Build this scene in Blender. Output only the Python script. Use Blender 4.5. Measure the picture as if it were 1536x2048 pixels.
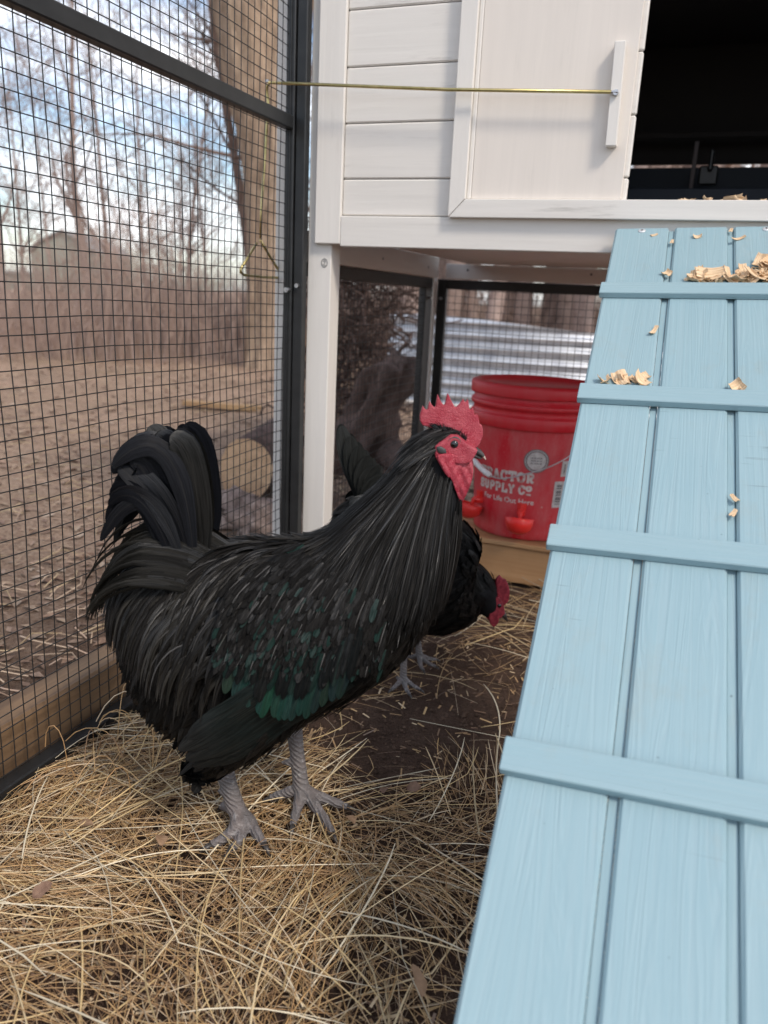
import bpy, bmesh, math, random
import numpy as np
from mathutils import Vector, Matrix, noise
from mathutils.bvhtree import BVHTree

random.seed(7)
for o in list(bpy.data.objects):
    bpy.data.objects.remove(o)
SC = bpy.context.scene
COL = SC.collection
PI = math.pi
R = math.radians

# ------------------------------------------------------------------ camera
CAMZ = 0.65
yaw, pit, rol = R(20.5), R(15.2), math.atan(.0494)
fw = Vector((-math.sin(yaw)*math.cos(pit), math.cos(yaw)*math.cos(pit), -math.sin(pit)))
r0 = Vector((math.cos(yaw), math.sin(yaw), 0))
u0 = r0.cross(fw)
rt = math.cos(rol)*r0 + math.sin(rol)*u0
up = rt.cross(fw)
cd = bpy.data.cameras.new('camera')
cam = bpy.data.objects.new('camera', cd)
COL.objects.link(cam)
cam.matrix_world = Matrix(((rt.x, up.x, -fw.x, 0), (rt.y, up.y, -fw.y, 0), (rt.z, up.z, -fw.z, CAMZ), (0, 0, 0, 1)))
cd.sensor_fit = 'VERTICAL'
cd.sensor_height = 36
cd.sensor_width = 27
cd.lens = 1578/2048*36
cd.clip_start = 0.02
cd.clip_end = 600
cd.dof.use_dof = True
cd.dof.focus_distance = 1.02
cd.dof.aperture_fstop = 5.2
SC.camera = cam

# ------------------------------------------------------------------ sky, sun, exposure
SUN_EL, SUN_AZ = R(47), R(124)        # direction the light comes from; azimuth clockwise from +Y
w = bpy.data.worlds.new('World')
SC.world = w
w.use_nodes = True
nt = w.node_tree
nt.nodes.clear()
out = nt.nodes.new('ShaderNodeOutputWorld')
bg = nt.nodes.new('ShaderNodeBackground')
sky = nt.nodes.new('ShaderNodeTexSky')
sky.sky_type = 'NISHITA'
sky.sun_disc = False
sky.sun_elevation = SUN_EL
sky.sun_rotation = SUN_AZ
sky.air_density = 1.0
sky.dust_density = 1.2
sky.ozone_density = 1.0
tc = nt.nodes.new('ShaderNodeTexCoord')
mp = nt.nodes.new('ShaderNodeMapping')
mp.inputs['Scale'].default_value = (2.2, 2.2, 7.0)
cl = nt.nodes.new('ShaderNodeTexNoise')
cl.inputs['Scale'].default_value = 1.5
cl.inputs['Detail'].default_value = 7
cl.inputs['Roughness'].default_value = 0.55
cl.inputs['Distortion'].default_value = 0.4
rp = nt.nodes.new('ShaderNodeValToRGB')
rp.color_ramp.elements[0].position = 0.42
rp.color_ramp.elements[1].position = 0.66
mx = nt.nodes.new('ShaderNodeMix')
mx.data_type = 'RGBA'
mx.inputs['B'].default_value = (9.4, 9.5, 9.9, 1)
nt.links.new(tc.outputs['Generated'], mp.inputs['Vector'])
nt.links.new(mp.outputs['Vector'], cl.inputs['Vector'])
nt.links.new(cl.outputs['Fac'], rp.inputs['Fac'])
nt.links.new(rp.outputs['Color'], mx.inputs['Factor'])
nt.links.new(sky.outputs['Color'], mx.inputs['A'])
nt.links.new(mx.outputs['Result'], bg.inputs['Color'])
bg.inputs['Strength'].default_value = 0.12
nt.links.new(bg.outputs['Background'], out.inputs['Surface'])

sd = bpy.data.lights.new('sun', 'SUN')
sd.energy = 1.5
sd.angle = R(10)
sd.color = (1.0, 0.90, 0.78)
sun = bpy.data.objects.new('sun', sd)
COL.objects.link(sun)
sdir = Vector((math.sin(SUN_AZ)*math.cos(SUN_EL), math.cos(SUN_AZ)*math.cos(SUN_EL), math.sin(SUN_EL)))
sun.rotation_euler = sdir.to_track_quat('Z', 'Y').to_euler()
sun.location = (3, -3, 4)

vs = SC.view_settings
vs.view_transform = 'Standard'
vs.look = 'None'
vs.gamma = 1
vs.exposure = 0.66
vs.use_curve_mapping = False
SC.render.engine = 'CYCLES'
SC.cycles.max_bounces = 6

# ------------------------------------------------------------------ helpers
def tag(o, label=None, cat=None, group=None, kind=None):
    if label: o['label'] = label
    if cat: o['category'] = cat
    if group: o['group'] = group
    if kind: o['kind'] = kind
    return o

def empty(name, loc, label, cat, group=None, rz=0):
    o = bpy.data.objects.new(name, None)
    COL.objects.link(o)
    o.location = loc
    o.rotation_euler = (0, 0, rz)
    o.empty_display_size = .05
    return tag(o, label, cat, group)

class MB:
    """collects geometry for one mesh object"""
    def __init__(s):
        s.v, s.f, s.uv, s.c = [], [], [], []
    def add(s, vs_, fs, col=None, uv=None):
        b = len(s.v)
        s.v.extend([tuple(p) for p in vs_])
        s.f.extend([tuple(i+b for i in f) for f in fs])
        if col is not None:
            s.c.extend([col]*len(vs_))
        if uv is not None:
            s.uv.extend(uv)
    def box(s, x0, x1, y0, y1, z0, z1, bev=0.0):
        if bev <= 0:
            s.add([(x0, y0, z0), (x1, y0, z0), (x1, y1, z0), (x0, y1, z0), (x0, y0, z1), (x1, y0, z1), (x1, y1, z1), (x0, y1, z1)],
                  [(0, 3, 2, 1), (4, 5, 6, 7), (0, 1, 5, 4), (1, 2, 6, 5), (2, 3, 7, 6), (3, 0, 4, 7)])
            return
        b = min(bev, (x1-x0)*.45, (y1-y0)*.45, (z1-z0)*.45)
        lo, hi = (x0, y0, z0), (x1, y1, z1)
        vs_, idx = [], {}
        for sx in (0, 1):
            for sy in (0, 1):
                for sz in (0, 1):
                    sg = (sx, sy, sz)
                    for ax in range(3):
                        p = []
                        for k in range(3):
                            e = hi[k] if sg[k] else lo[k]
                            if k != ax: e += -b if sg[k] else b
                            p.append(e)
                        idx[(sx, sy, sz, ax)] = len(vs_)
                        vs_.append(tuple(p))
        fs = []
        for ax in range(3):
            a, c = [(1, 2), (0, 2), (0, 1)][ax]
            for sgn in (0, 1):
                q = []
                for (i, j) in ((0, 0), (1, 0), (1, 1), (0, 1)):
                    g = [0, 0, 0]; g[ax] = sgn; g[a] = i; g[c] = j
                    q.append(idx[(*g, ax)])
                fs.append(tuple(q))
        for ax in range(3):            # edges parallel to ax
            a, c = [(1, 2), (0, 2), (0, 1)][ax]
            for i in (0, 1):
                for j in (0, 1):
                    g0 = [0, 0, 0]; g0[a] = i; g0[c] = j
                    g1 = list(g0); g1[ax] = 1
                    fs.append((idx[(*g0, a)], idx[(*g1, a)], idx[(*g1, c)], idx[(*g0, c)]))
        for sx in (0, 1):
            for sy in (0, 1):
                for sz in (0, 1):
                    fs.append(tuple(idx[(sx, sy, sz, k)] for k in range(3)))
        s.add(vs_, fs)
    def tube(s, pts, rad, n=6, caps=True, col=None):
        pts = [Vector(p) for p in pts]
        m = len(pts)
        if not hasattr(rad, '__len__'): rad = [rad]*m
        vs_ = []
        prev = None
        for i, p in enumerate(pts):
            t = (pts[min(i+1, m-1)] - pts[max(i-1, 0)])
            if t.length < 1e-9: t = Vector((0, 0, 1))
            t.normalize()
            if prev is None:
                a = Vector((0, 0, 1)) if abs(t.z) < .9 else Vector((1, 0, 0))
                x = t.cross(a).normalized()
            else:
                x = (prev - t*prev.dot(t))
                x = x.normalized() if x.length > 1e-6 else t.orthogonal().normalized()
            prev = x
            y = t.cross(x)
            for k in range(n):
                a = 2*PI*k/n
                vs_.append(p + (x*math.cos(a) + y*math.sin(a))*rad[i])
        fs = []
        for i in range(m-1):
            for k in range(n):
                fs.append((i*n+k, i*n+(k+1) % n, (i+1)*n+(k+1) % n, (i+1)*n+k))
        if caps:
            fs.append(tuple(reversed(range(n))))
            fs.append(tuple((m-1)*n+k for k in range(n)))
        s.add(vs_, fs, col)
    def lathe(s, prof, cx, cy, n=48, col=None):
        vs_ = []
        for (r, z) in prof:
            for k in range(n):
                a = 2*PI*k/n
                vs_.append((cx+r*math.cos(a), cy+r*math.sin(a), z))
        fs = []
        for i in range(len(prof)-1):
            for k in range(n):
                fs.append((i*n+k, i*n+(k+1) % n, (i+1)*n+(k+1) % n, (i+1)*n+k))
        s.add(vs_, fs, col)
    def build(s, name, mat, parent=None, smooth=False, kind=None, local=False, recalc=True):
        v = s.v
        if parent is not None and not local:
            L = parent.location
            v = [(p[0]-L.x, p[1]-L.y, p[2]-L.z) for p in v]
        me = bpy.data.meshes.new(name)
        me.from_pydata(v, [], s.f)
        if s.uv:
            ul = me.uv_layers.new(name='UVMap')
            li = np.empty(len(me.loops), dtype=np.int32)
            me.loops.foreach_get('vertex_index', li)
            ul.data.foreach_set('uv', np.array(s.uv, dtype=np.float32)[li].ravel())
        if s.c:
            ca = me.color_attributes.new('col', 'FLOAT_COLOR', 'POINT')
            ca.data.foreach_set('color', np.array([(*c, 1.0) for c in s.c], dtype=np.float32).ravel())
        if recalc and len(s.f) < 4000:
            bm = bmesh.new(); bm.from_mesh(me)
            bmesh.ops.recalc_face_normals(bm, faces=bm.faces)
            bm.to_mesh(me); bm.free()
        if smooth:
            me.shade_smooth()
        me.materials.append(mat)
        o = bpy.data.objects.new(name, me)
        COL.objects.link(o)
        if parent is not None: o.parent = parent
        if kind: o['kind'] = kind
        return o

def part_box(name, mat, parent, *a, bev=.0015):
    m = MB(); m.box(*a, bev=bev)
    return m.build(name, mat, parent)

def catmull(P, n):
    """resample control rows (tuples) smoothly"""
    P = np.array(P, float)
    ts = np.linspace(0, len(P)-1, n)
    outp = []
    for t in ts:
        i = min(int(t), len(P)-2); u = t-i
        p0, p1, p2, p3 = P[max(i-1, 0)], P[i], P[i+1], P[min(i+2, len(P)-1)]
        outp.append(.5*((2*p1)+(-p0+p2)*u+(2*p0-5*p1+4*p2-p3)*u*u+(-p0+3*p1-3*p2+p3)*u**3))
    return np.array(outp)

def bez(P, n):
    P = [np.array(p, float) for p in P]
    o = []
    for i in range(n):
        t = i/(n-1)
        o.append((1-t)**3*P[0]+3*(1-t)**2*t*P[1]+3*(1-t)*t*t*P[2]+t**3*P[3])
    return o

def remeshed(mb, voxel, smooth_it=4, name='tmp', fac=.5):
    """one continuous skin from overlapping closed shapes"""
    me = bpy.data.meshes.new(name)
    me.from_pydata(mb.v, [], mb.f)
    bm = bmesh.new(); bm.from_mesh(me)
    bmesh.ops.recalc_face_normals(bm, faces=bm.faces)
    bm.to_mesh(me); bm.free()
    o = bpy.data.objects.new(name, me)
    COL.objects.link(o)
    md = o.modifiers.new('r', 'REMESH'); md.mode = 'VOXEL'; md.voxel_size = voxel
    if smooth_it:
        m2 = o.modifiers.new('s', 'SMOOTH'); m2.iterations = smooth_it; m2.factor = fac
    dg = bpy.context.evaluated_depsgraph_get()
    e = o.evaluated_get(dg)
    m = bpy.data.meshes.new_from_object(e)
    bpy.data.objects.remove(o)
    m.name = name
    return m

def mesh_obj(name, me, mat, parent=None, smooth=True):
    if smooth: me.shade_smooth()
    me.materials.clear(); me.materials.append(mat)
    o = bpy.data.objects.new(name, me)
    COL.objects.link(o)
    if parent is not None: o.parent = parent
    return o

# ------------------------------------------------------------------ materials
class NT:
    def __init__(s, name):
        s.m = bpy.data.materials.new(name)
        s.m.use_nodes = True
        s.t = s.m.node_tree
        s.p = s.t.nodes['Principled BSDF']
    def n(s, typ, **k):
        nd = s.t.nodes.new(typ)
        for a, b in k.items():
            if a.startswith('i_'):
                nd.inputs[a[2:].replace('_', ' ')].default_value = b
            else: setattr(nd, a, b)
        return nd
    def l(s, a, b): s.t.links.new(a, b)
    def coord(s, kind='Object', scale=(1, 1, 1), rot=(0, 0, 0), rand=False):
        if kind == 'World':
            src = s.n('ShaderNodeNewGeometry').outputs['Position']
        else:
            src = s.n('ShaderNodeTexCoord').outputs[kind]
        if rand:
            oi = s.n('ShaderNodeObjectInfo')
            mu = s.n('ShaderNodeMath', operation='MULTIPLY'); mu.inputs[1].default_value = 37.0
            s.l(oi.outputs['Random'], mu.inputs[0])
            ad = s.n('ShaderNodeVectorMath', operation='ADD')
            s.l(src, ad.inputs[0]); s.l(mu.outputs[0], ad.inputs[1])
            src = ad.outputs[0]
        m = s.n('ShaderNodeMapping')
        m.inputs['Scale'].default_value = scale
        m.inputs['Rotation'].default_value = rot
        s.l(src, m.inputs['Vector'])
        return m.outputs['Vector']
    def noise(s, vec, scale, detail=4, rough=.55, dist=0):
        nd = s.n('ShaderNodeTexNoise')
        nd.inputs['Scale'].default_value = scale
        nd.inputs['Detail'].default_value = detail
        nd.inputs['Roughness'].default_value = rough
        nd.inputs['Distortion'].default_value = dist
        s.l(vec, nd.inputs['Vector'])
        return nd.outputs['Fac']
    def ramp(s, fac, stops):
        r = s.n('ShaderNodeValToRGB')
        e = r.color_ramp.elements
        while len(e) < len(stops): e.new(.5)
        for i, (p, c) in enumerate(stops):
            e[i].position = p
            e[i].color = (*c, 1) if len(c) == 3 else c
        s.l(fac, r.inputs['Fac'])
        return r.outputs['Color']
    def mix(s, fac, a, b, mode='MIX'):
        m = s.n('ShaderNodeMix', data_type='RGBA', blend_type=mode)
        for nm, x in (('Factor', fac), ('A', a), ('B', b)):
            if isinstance(x, (int, float)): m.inputs[nm].default_value = x
            elif isinstance(x, tuple): m.inputs[nm].default_value = (*x, 1)
            else: s.l(x, m.inputs[nm])
        return m.outputs['Result']
    def math(s, op, a, b=0.0):
        m = s.n('ShaderNodeMath', operation=op)
        for i, x in enumerate((a, b)):
            if isinstance(x, (int, float)): m.inputs[i].default_value = x
            else: s.l(x, m.inputs[i])
        return m.outputs[0]
    def bump(s, h, strength=.3, dist=.001, prev=None):
        b = s.n('ShaderNodeBump')
        b.inputs['Strength'].default_value = strength
        b.inputs['Distance'].default_value = dist
        s.l(h, b.inputs['Height'])
        if prev is not None: s.l(prev, b.inputs['Normal'])
        s.l(b.outputs['Normal'], s.p.inputs['Normal'])
        return b.outputs['Normal']
    def set(s, color=None, rough=None, metal=None, spec=None):
        for nm, x in (('Base Color', color), ('Roughness', rough), ('Metallic', metal), ('Specular IOR Level', spec)):
            if x is None: continue
            if isinstance(x, tuple): s.p.inputs[nm].default_value = (*x, 1)
            elif isinstance(x, (int, float)): s.p.inputs[nm].default_value = x
            else: s.l(x, s.p.inputs[nm])
        return s.m

def painted_wood(name, base, axis, dirt=(.30, .28, .25), dirt_amt=.55, grain=1.0, coord='Object', stain=.65):
    t = NT(name)
    sc = [90, 90, 90]; sc[axis] = 3.0
    v = t.coord(coord, tuple(sc), rand=True)
    g = t.noise(v, 1.0, 5, .6, .6)
    sc2 = [26, 26, 26]; sc2[axis] = 2.0
    v2 = t.coord(coord, tuple(sc2), rand=True)
    g2 = t.noise(v2, 1.0, 3, .5, 1.2)
    fine = t.noise(t.coord(coord, (1, 1, 1)), 900, 2)
    # scuffs that follow the grain
    sc3 = [60, 60, 60]; sc3[axis] = 6
    sc_n = t.noise(t.coord(coord, tuple(sc3), rand=True), 1.0, 6, .7)
    patch = t.noise(t.coord(coord, (5, 5, 5), rand=True), 1.0, 3)
    k = t.math('MULTIPLY', t.ramp(sc_n, [(.57, (0, 0, 0)), (.70, (1, 1, 1))]), t.ramp(patch, [(.46, (0, 0, 0)), (stain, (1, 1, 1))]))
    c1 = t.ramp(g2, [(.25, tuple(x*.93 for x in base)), (.75, base)])
    c2 = t.mix(t.ramp(g, [(.3, (.25, .25, .25)), (.55, (0, 0, 0))]), c1, tuple(x*.86 for x in base))
    col = t.mix(t.math('MULTIPLY', k, dirt_amt), c2, dirt)
    t.bump(fine, .12*grain, .0006)
    n0 = t.bump(g, .35*grain, .0012)
    t.bump(g2, .25*grain, .002, n0)
    return t.set(col, .5, 0, .35)

M = {}
WHITE = (.79, .755, .705)
M['white_x'] = painted_wood('white_paint_x', WHITE, 0)
M['white_z'] = painted_wood('white_paint_z', WHITE, 2, dirt_amt=.2)
M['white_y'] = painted_wood('white_paint_y', WHITE, 1, dirt_amt=.2)
M['white_panel'] = painted_wood('white_panel', (.80, .735, .665), 2, dirt_amt=.08, grain=.55)
def blue_wood(name, axis):
    t = NT(name)
    base = (.272, .39, .43)
    sc = [150, 150, 150]; sc[axis] = 2.2
    wv = [30, 30, 30]; wv[axis] = 1.1
    warp = t.noise(t.coord('Object', tuple(wv), rand=True), 1.0, 2, .5, .8)
    v = t.coord('Object', tuple(sc), rand=True)
    ad = t.n('ShaderNodeVectorMath', operation='ADD')
    t.l(v, ad.inputs[0])
    sm = t.n('ShaderNodeVectorMath', operation='SCALE'); sm.inputs['Scale'].default_value = 14
    t.l(warp, sm.inputs[0]); t.l(sm.outputs[0], ad.inputs[1])
    g = t.noise(ad.outputs[0], 1.0, 2, .5)
    fib = t.noise(t.coord('Object', tuple(x*3 if i != axis else 14 for i, x in enumerate(sc)), rand=True), 1, 3)
    patch = t.noise(t.coord('Object', (6, 6, 6), rand=True), 1, 3)
    gl = t.ramp(g, [(.38, (0, 0, 0)), (.5, (1, 1, 1)), (.62, (.3, .3, .3))])
    c = t.mix(t.math('MULTIPLY', gl, .30), base, (.215, .355, .405))
    c = t.mix(t.math('MULTIPLY', t.ramp(patch, [(.35, (0, 0, 0)), (.7, (1, 1, 1))]), .35), c, (.315, .432, .462))
    dirtn = t.noise(t.coord('Object', (14, 9, 14), rand=True), 1.0, 7, .72)
    c = t.mix(t.math('MULTIPLY', t.ramp(dirtn, [(.56, (0, 0, 0)), (.74, (1, 1, 1))]), .30), c, (.30, .31, .27))
    sp = t.noise(t.coord('Object', (1, 1, 1), rand=True), 170, 1)
    c = t.mix(t.ramp(sp, [(.80, (0, 0, 0)), (.84, (.7, .7, .7))]), c, (.12, .17, .18))
    scn = t.noise(t.coord('Object', (25, 25, 25), rand=True), 1.0, 6, .75)
    c = t.mix(t.math('MULTIPLY', t.ramp(scn, [(.70, (0, 0, 0)), (.78, (1, 1, 1))]), .35), c, (.22, .36, .40))
    cs9 = [7, 7, 7]; cs9[axis] = 210
    scr = t.noise(t.coord('Object', tuple(cs9), rand=True), 1.0, 2, .5)
    spt = t.noise(t.coord('Object', (11, 11, 11), rand=True), 1.0, 2)
    c = t.mix(t.math('MULTIPLY', t.math('MULTIPLY', t.ramp(scr, [(.66, (0, 0, 0)), (.70, (1, 1, 1))]), t.ramp(spt, [(.60, (0, 0, 0)), (.66, (1, 1, 1))])), .55), c, (.15, .19, .20))
    n0 = t.bump(fib, .25, .0006)
    t.bump(g, .7, .0013, n0)
    return t.set(c, .55, 0, .3)
M['blue_y'] = blue_wood('blue_paint_y', 1)
M['blue_x'] = blue_wood('blue_paint_x', 0)

t = NT('black_metal')
t.bump(t.noise(t.coord('World'), 700, 2), .15, .0004)
M['black'] = t.set(t.ramp(t.noise(t.coord('World'), 30, 4), [(.3, (.010, .011, .012)), (.75, (.022, .023, .024))]), .42, 0, .5)
t = NT('black_wire')
M['wire'] = t.set((.018, .017, .016), .45, 0, .5)
t = NT('zinc_steel'); M['zinc'] = t.set((.55, .55, .56), .35, 1.0)
t = NT('bright_zinc'); M['bright_zinc'] = t.set((.66, .67, .68), .4, .5)
t = NT('yellow_zinc')
M['rod'] = t.set(t.ramp(t.noise(t.coord('World'), 60, 3), [(.3, (.42, .36, .15)), (.7, (.62, .50, .24))]), .33, 1.0)
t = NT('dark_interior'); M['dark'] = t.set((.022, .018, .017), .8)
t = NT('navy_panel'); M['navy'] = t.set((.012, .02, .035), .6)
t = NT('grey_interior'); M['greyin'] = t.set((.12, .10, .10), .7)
t = NT('ink'); M['ink'] = t.set((.03, .03, .03), .7)

def wood(name, a, b, axis, scale=60, rough=.65):
    t = NT(name)
    sc = [scale]*3; sc[axis] = scale*.04
    v = t.coord('Object', tuple(sc), rand=True)
    g = t.noise(v, 1.0, 5, .6, .8)
    p = t.noise(t.coord('Object', (4, 4, 4), rand=True), 1, 4, .6)
    c = t.mix(t.ramp(p, [(.35, (0, 0, 0)), (.7, (.6, .6, .6))]), t.ramp(g, [(.3, b), (.6, a)]), tuple(x*.6 for x in b))
    t.bump(g, .4, .001)
    return t.set(c, rough, 0, .25)
M['pine_x'] = wood('pine_x', (.52, .31, .16), (.38, .20, .09), 0, 40)
M['timber'] = wood('timber', (.29, .18, .098), (.13, .08, .048), 1, 45)
M['plank'] = wood('plank', (.42, .28, .15), (.26, .16, .09), 0, 45)
t = NT('shaving')
g = t.noise(t.coord('UV', (11, 1.2, 1), rand=True), 1, 3)
t.bump(g, .8, .0015)
M['shaving'] = t.set(t.mix(.3, t.ramp(g, [(.32, (.50, .29, .15)), (.62, (.84, .66, .44))]), (.76, .55, .35)), .6, 0, .2)
t = NT('straw')
at = t.n('ShaderNodeAttribute', attribute_name='col')
M['straw'] = t.set(at.outputs['Color'], .42, 0, .45)

# soil inside the run, litter outside (darker soil tone carries on past the fence, fading into litter)
t = NT('ground')
v = t.coord('World')
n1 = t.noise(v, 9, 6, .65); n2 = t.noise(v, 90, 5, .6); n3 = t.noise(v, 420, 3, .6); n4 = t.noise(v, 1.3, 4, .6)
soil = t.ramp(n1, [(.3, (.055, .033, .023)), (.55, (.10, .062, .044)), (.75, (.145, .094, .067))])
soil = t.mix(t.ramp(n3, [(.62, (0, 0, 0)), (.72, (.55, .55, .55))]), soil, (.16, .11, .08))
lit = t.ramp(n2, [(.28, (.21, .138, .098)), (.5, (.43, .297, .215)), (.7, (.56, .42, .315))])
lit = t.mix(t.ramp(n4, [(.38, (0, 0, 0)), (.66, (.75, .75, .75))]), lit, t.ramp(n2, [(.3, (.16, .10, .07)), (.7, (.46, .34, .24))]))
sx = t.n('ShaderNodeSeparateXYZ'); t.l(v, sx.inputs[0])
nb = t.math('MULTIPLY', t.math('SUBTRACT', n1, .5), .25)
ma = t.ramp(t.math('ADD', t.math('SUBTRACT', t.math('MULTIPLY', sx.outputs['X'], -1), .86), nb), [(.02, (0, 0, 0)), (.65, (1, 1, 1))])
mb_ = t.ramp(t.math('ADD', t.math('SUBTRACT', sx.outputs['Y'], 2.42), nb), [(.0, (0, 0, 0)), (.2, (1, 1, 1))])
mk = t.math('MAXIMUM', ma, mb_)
n0 = t.bump(n2, 1.0, .016)
t.bump(n3, .9, .004, n0)
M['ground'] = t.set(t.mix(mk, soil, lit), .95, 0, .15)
t = NT('clod')
M['clod'] = t.set(t.ramp(t.noise(t.coord('World'), 60, 4), [(.3, (.045, .028, .02)), (.7, (.13, .085, .062))]), .95, 0, .1)
t = NT('leaf')
at = t.n('ShaderNodeAttribute', attribute_name='col')
M['leaf'] = t.set(t.mix(.35, at.outputs['Color'], t.ramp(t.noise(t.coord('World'), 120, 3), [(.3, (.16, .095, .065)), (.7, (.42, .28, .19))])), .7, 0, .2)

def bark(name, a, b, hi, sc=(30, 30, 5), bstr=.9, bd=.02):
    t = NT(name)
    v = t.coord('World', sc)
    g = t.noise(v, 1, 6, .65, .5)
    h = t.noise(t.coord('World', (9, 9, 9)), 1, 4)
    c = t.mix(t.ramp(h, [(.4, (0, 0, 0)), (.7, (.5, .5, .5))]), t.ramp(g, [(.3, a), (.55, b), (.75, hi)]), hi)
    t.bump(g, bstr, bd)
    return t.set(c, .9, 0, .15)
M['bark'] = bark('bark', (.14, .098, .07), (.40, .29, .205), (.54, .41, .30), (13, 13, 1.6), 1.0, .07)
M['bark_dark'] = bark('bark_dark', (.09, .06, .048), (.19, .13, .105), (.28, .20, .165), (30, 30, 4))
M['stump'] = bark('stump_bark', (.04, .026, .022), (.12, .078, .065), (.22, .155, .135), (40, 40, 14), .9, .012)
M['log_bark'] = bark('log_bark', (.09, .06, .05), (.26, .19, .16), (.45, .36, .32), (40, 40, 40), .9, .01)
M['twig'] = bark('twig', (.24, .175, .15), (.37, .28, .245), (.46, .365, .32), (20, 20, 20), .2, .002)
M['twig_red'] = bark('twig_red', (.27, .178, .138), (.40, .29, .232), (.51, .39, .325), (6, 6, 6), .2, .002)
t = NT('cut_wood')
v = t.coord('Object')
ln = t.n('ShaderNodeVectorMath', operation='LENGTH'); t.l(t.coord('Object', (1, 1, 1)), ln.inputs[0])
rings = t.math('SINE', t.math('MULTIPLY', t.math('ADD', ln.outputs['Value'], t.math('MULTIPLY', t.noise(v, 14, 3), .012)), 700))
crk = t.noise(v, 40, 4)
M['cut'] = t.set(t.mix(t.ramp(crk, [(.35, (.5, .5, .5)), (.6, (0, 0, 0))]), t.mix(t.math('MULTIPLY', rings, .25), (.74, .50, .31), (.60, .39, .23)), (.40, .25, .15)), .8, 0, .2)
t = NT('galvanised')
g = t.noise(t.coord('World'), 14, 4)
M['galv'] = t.set(t.ramp(g, [(.3, (.46, .48, .52)), (.7, (.66, .68, .71))]), .42, .75)
t = NT('barn_wall'); M['barn'] = t.set(t.ramp(t.noise(t.coord('World'), .8, 3), [(.3, (.28, .29, .24)), (.7, (.36, .37, .31))]), .9)
t = NT('barn_roof'); M['barn_roof'] = t.set((.33, .33, .32), .8)

# plumage
def plumage(name, rough, spec_lo, spec_hi, barb=150, bs=.35, pw=3.0, streak=7.0):
    """barbed feather; whole-number part of UV x carries a per-feather gloss value"""
    t = NT(name)
    at = t.n('ShaderNodeAttribute', attribute_name='col')
    tcn = t.n('ShaderNodeTexCoord')
    sep = t.n('ShaderNodeSeparateXYZ'); t.l(tcn.outputs['UV'], sep.inputs[0])
    fl = t.math('FLOOR', sep.outputs['X'])
    ax = t.math('ABSOLUTE', t.math('SUBTRACT', t.math('SUBTRACT', sep.outputs['X'], fl), .5))
    gl = t.math('POWER', t.math('DIVIDE', fl, 15.0), pw)
    # barbs run outward and tipward from the shaft
    ph = t.math('SUBTRACT', t.math('MULTIPLY', sep.outputs['Y'], barb), t.math('MULTIPLY', ax, 30))
    s = t.math('SINE', t.math('MULTIPLY', ph, 6.283))
    shaft = t.ramp(ax, [(.0, (1, 1, 1)), (.06, (0, 0, 0))])
    c = t.mix(t.math('MULTIPLY', shaft, .3), at.outputs['Color'], (.03, .027, .023))
    cb = t.n('ShaderNodeCombineXYZ')
    t.l(t.math('MULTIPLY', sep.outputs['X'], streak), cb.inputs['X']); t.l(t.math('ADD', t.math('MULTIPLY', sep.outputs['Y'], 3.0), t.math('MULTIPLY', ax, -2.5)), cb.inputs['Y'])
    sn = t.noise(cb.outputs[0], 1.0, 3, .6)
    c = t.mix(1.0, c, t.ramp(sn, [(.3, (.45,)*3), (.7, (1.5,)*3)]), 'MULTIPLY')
    gl = t.math('MULTIPLY', gl, t.ramp(sn, [(.32, (.15,)*3), (.66, (1,)*3)]))
    sp = t.math('ADD', t.math('MULTIPLY', gl, spec_hi-spec_lo), spec_lo)
    r = t.math('SUBTRACT', rough+.08, t.math('MULTIPLY', gl, .14))
    t.bump(s, bs, .0002)
    return t.set(c, r, 0, sp)
M['feather'] = plumage('feather_gloss', .34, .08, .75, pw=2.6, streak=4)
M['feather_soft'] = plumage('feather_soft', .48, .05, .38, barb=70)
M['feather_tail'] = plumage('feather_tail', .40, .07, .55, barb=230, bs=.2, pw=1.8, streak=16)
M['feather_wing'] = plumage('feather_wing', .40, .04, .42, pw=2.6, streak=6)
t = NT('bird_skin_black'); M['body'] = t.set((.008, .008, .009), .7, 0, .15)

t = NT('red_skin')
v = t.coord('World')
vo = t.n('ShaderNodeTexVoronoi'); vo.inputs['Scale'].default_value = 620; t.l(v, vo.inputs['Vector'])
wr = t.noise(t.coord('World', (260, 260, 700)), 1, 3, .6, 1.0)
c = t.ramp(vo.outputs['Distance'], [(.06, (.62, .20, .21)), (.16, (.47, .085, .105)), (.5, (.33, .024, .044))])
c = t.mix(t.ramp(t.noise(v, 60, 4), [(.38, (0, 0, 0)), (.68, (.8, .8, .8))]), c, (.50, .11, .13))
c = t.mix(t.ramp(t.noise(v, 34, 3), [(.45, (0, 0, 0)), (.7, (.7, .7, .7))]), c, (.22, .012, .027))
c = t.mix(t.ramp(wr, [(.42, (.45, .45, .45)), (.52, (0, 0, 0))]), c, (.30, .012, .03))
inv = t.math('SUBTRACT', 1.0, vo.outputs['Distance'])
n0 = t.bump(inv, .4, .0008)
t.bump(wr, .6, .0012, n0)
t.p.inputs['Subsurface Weight'].default_value = .12
t.p.inputs['Subsurface Radius'].default_value = (.004, .0012, .0008)
M['red_skin'] = t.set(c, .5, 0, .4)
t = NT('hen_red'); M['hen_red'] = t.set(t.ramp(t.noise(t.coord('World'), 160, 3), [(.35, (.17, .012, .022)), (.65, (.33, .035, .05))]), .55, 0, .3)
t = NT('beak'); M['beak'] = t.set(t.ramp(t.noise(t.coord('World', (60, 60, 60)), 1, 3), [(.35, (.018, .017, .016)), (.7, (.065, .056, .05))]), .35, 0, .5)
t = NT('beak_tip'); M['beak_tip'] = t.set((.52, .40, .33), .4)
t = NT('ear'); M['ear'] = t.set((.035, .04, .038), .5)
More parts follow.
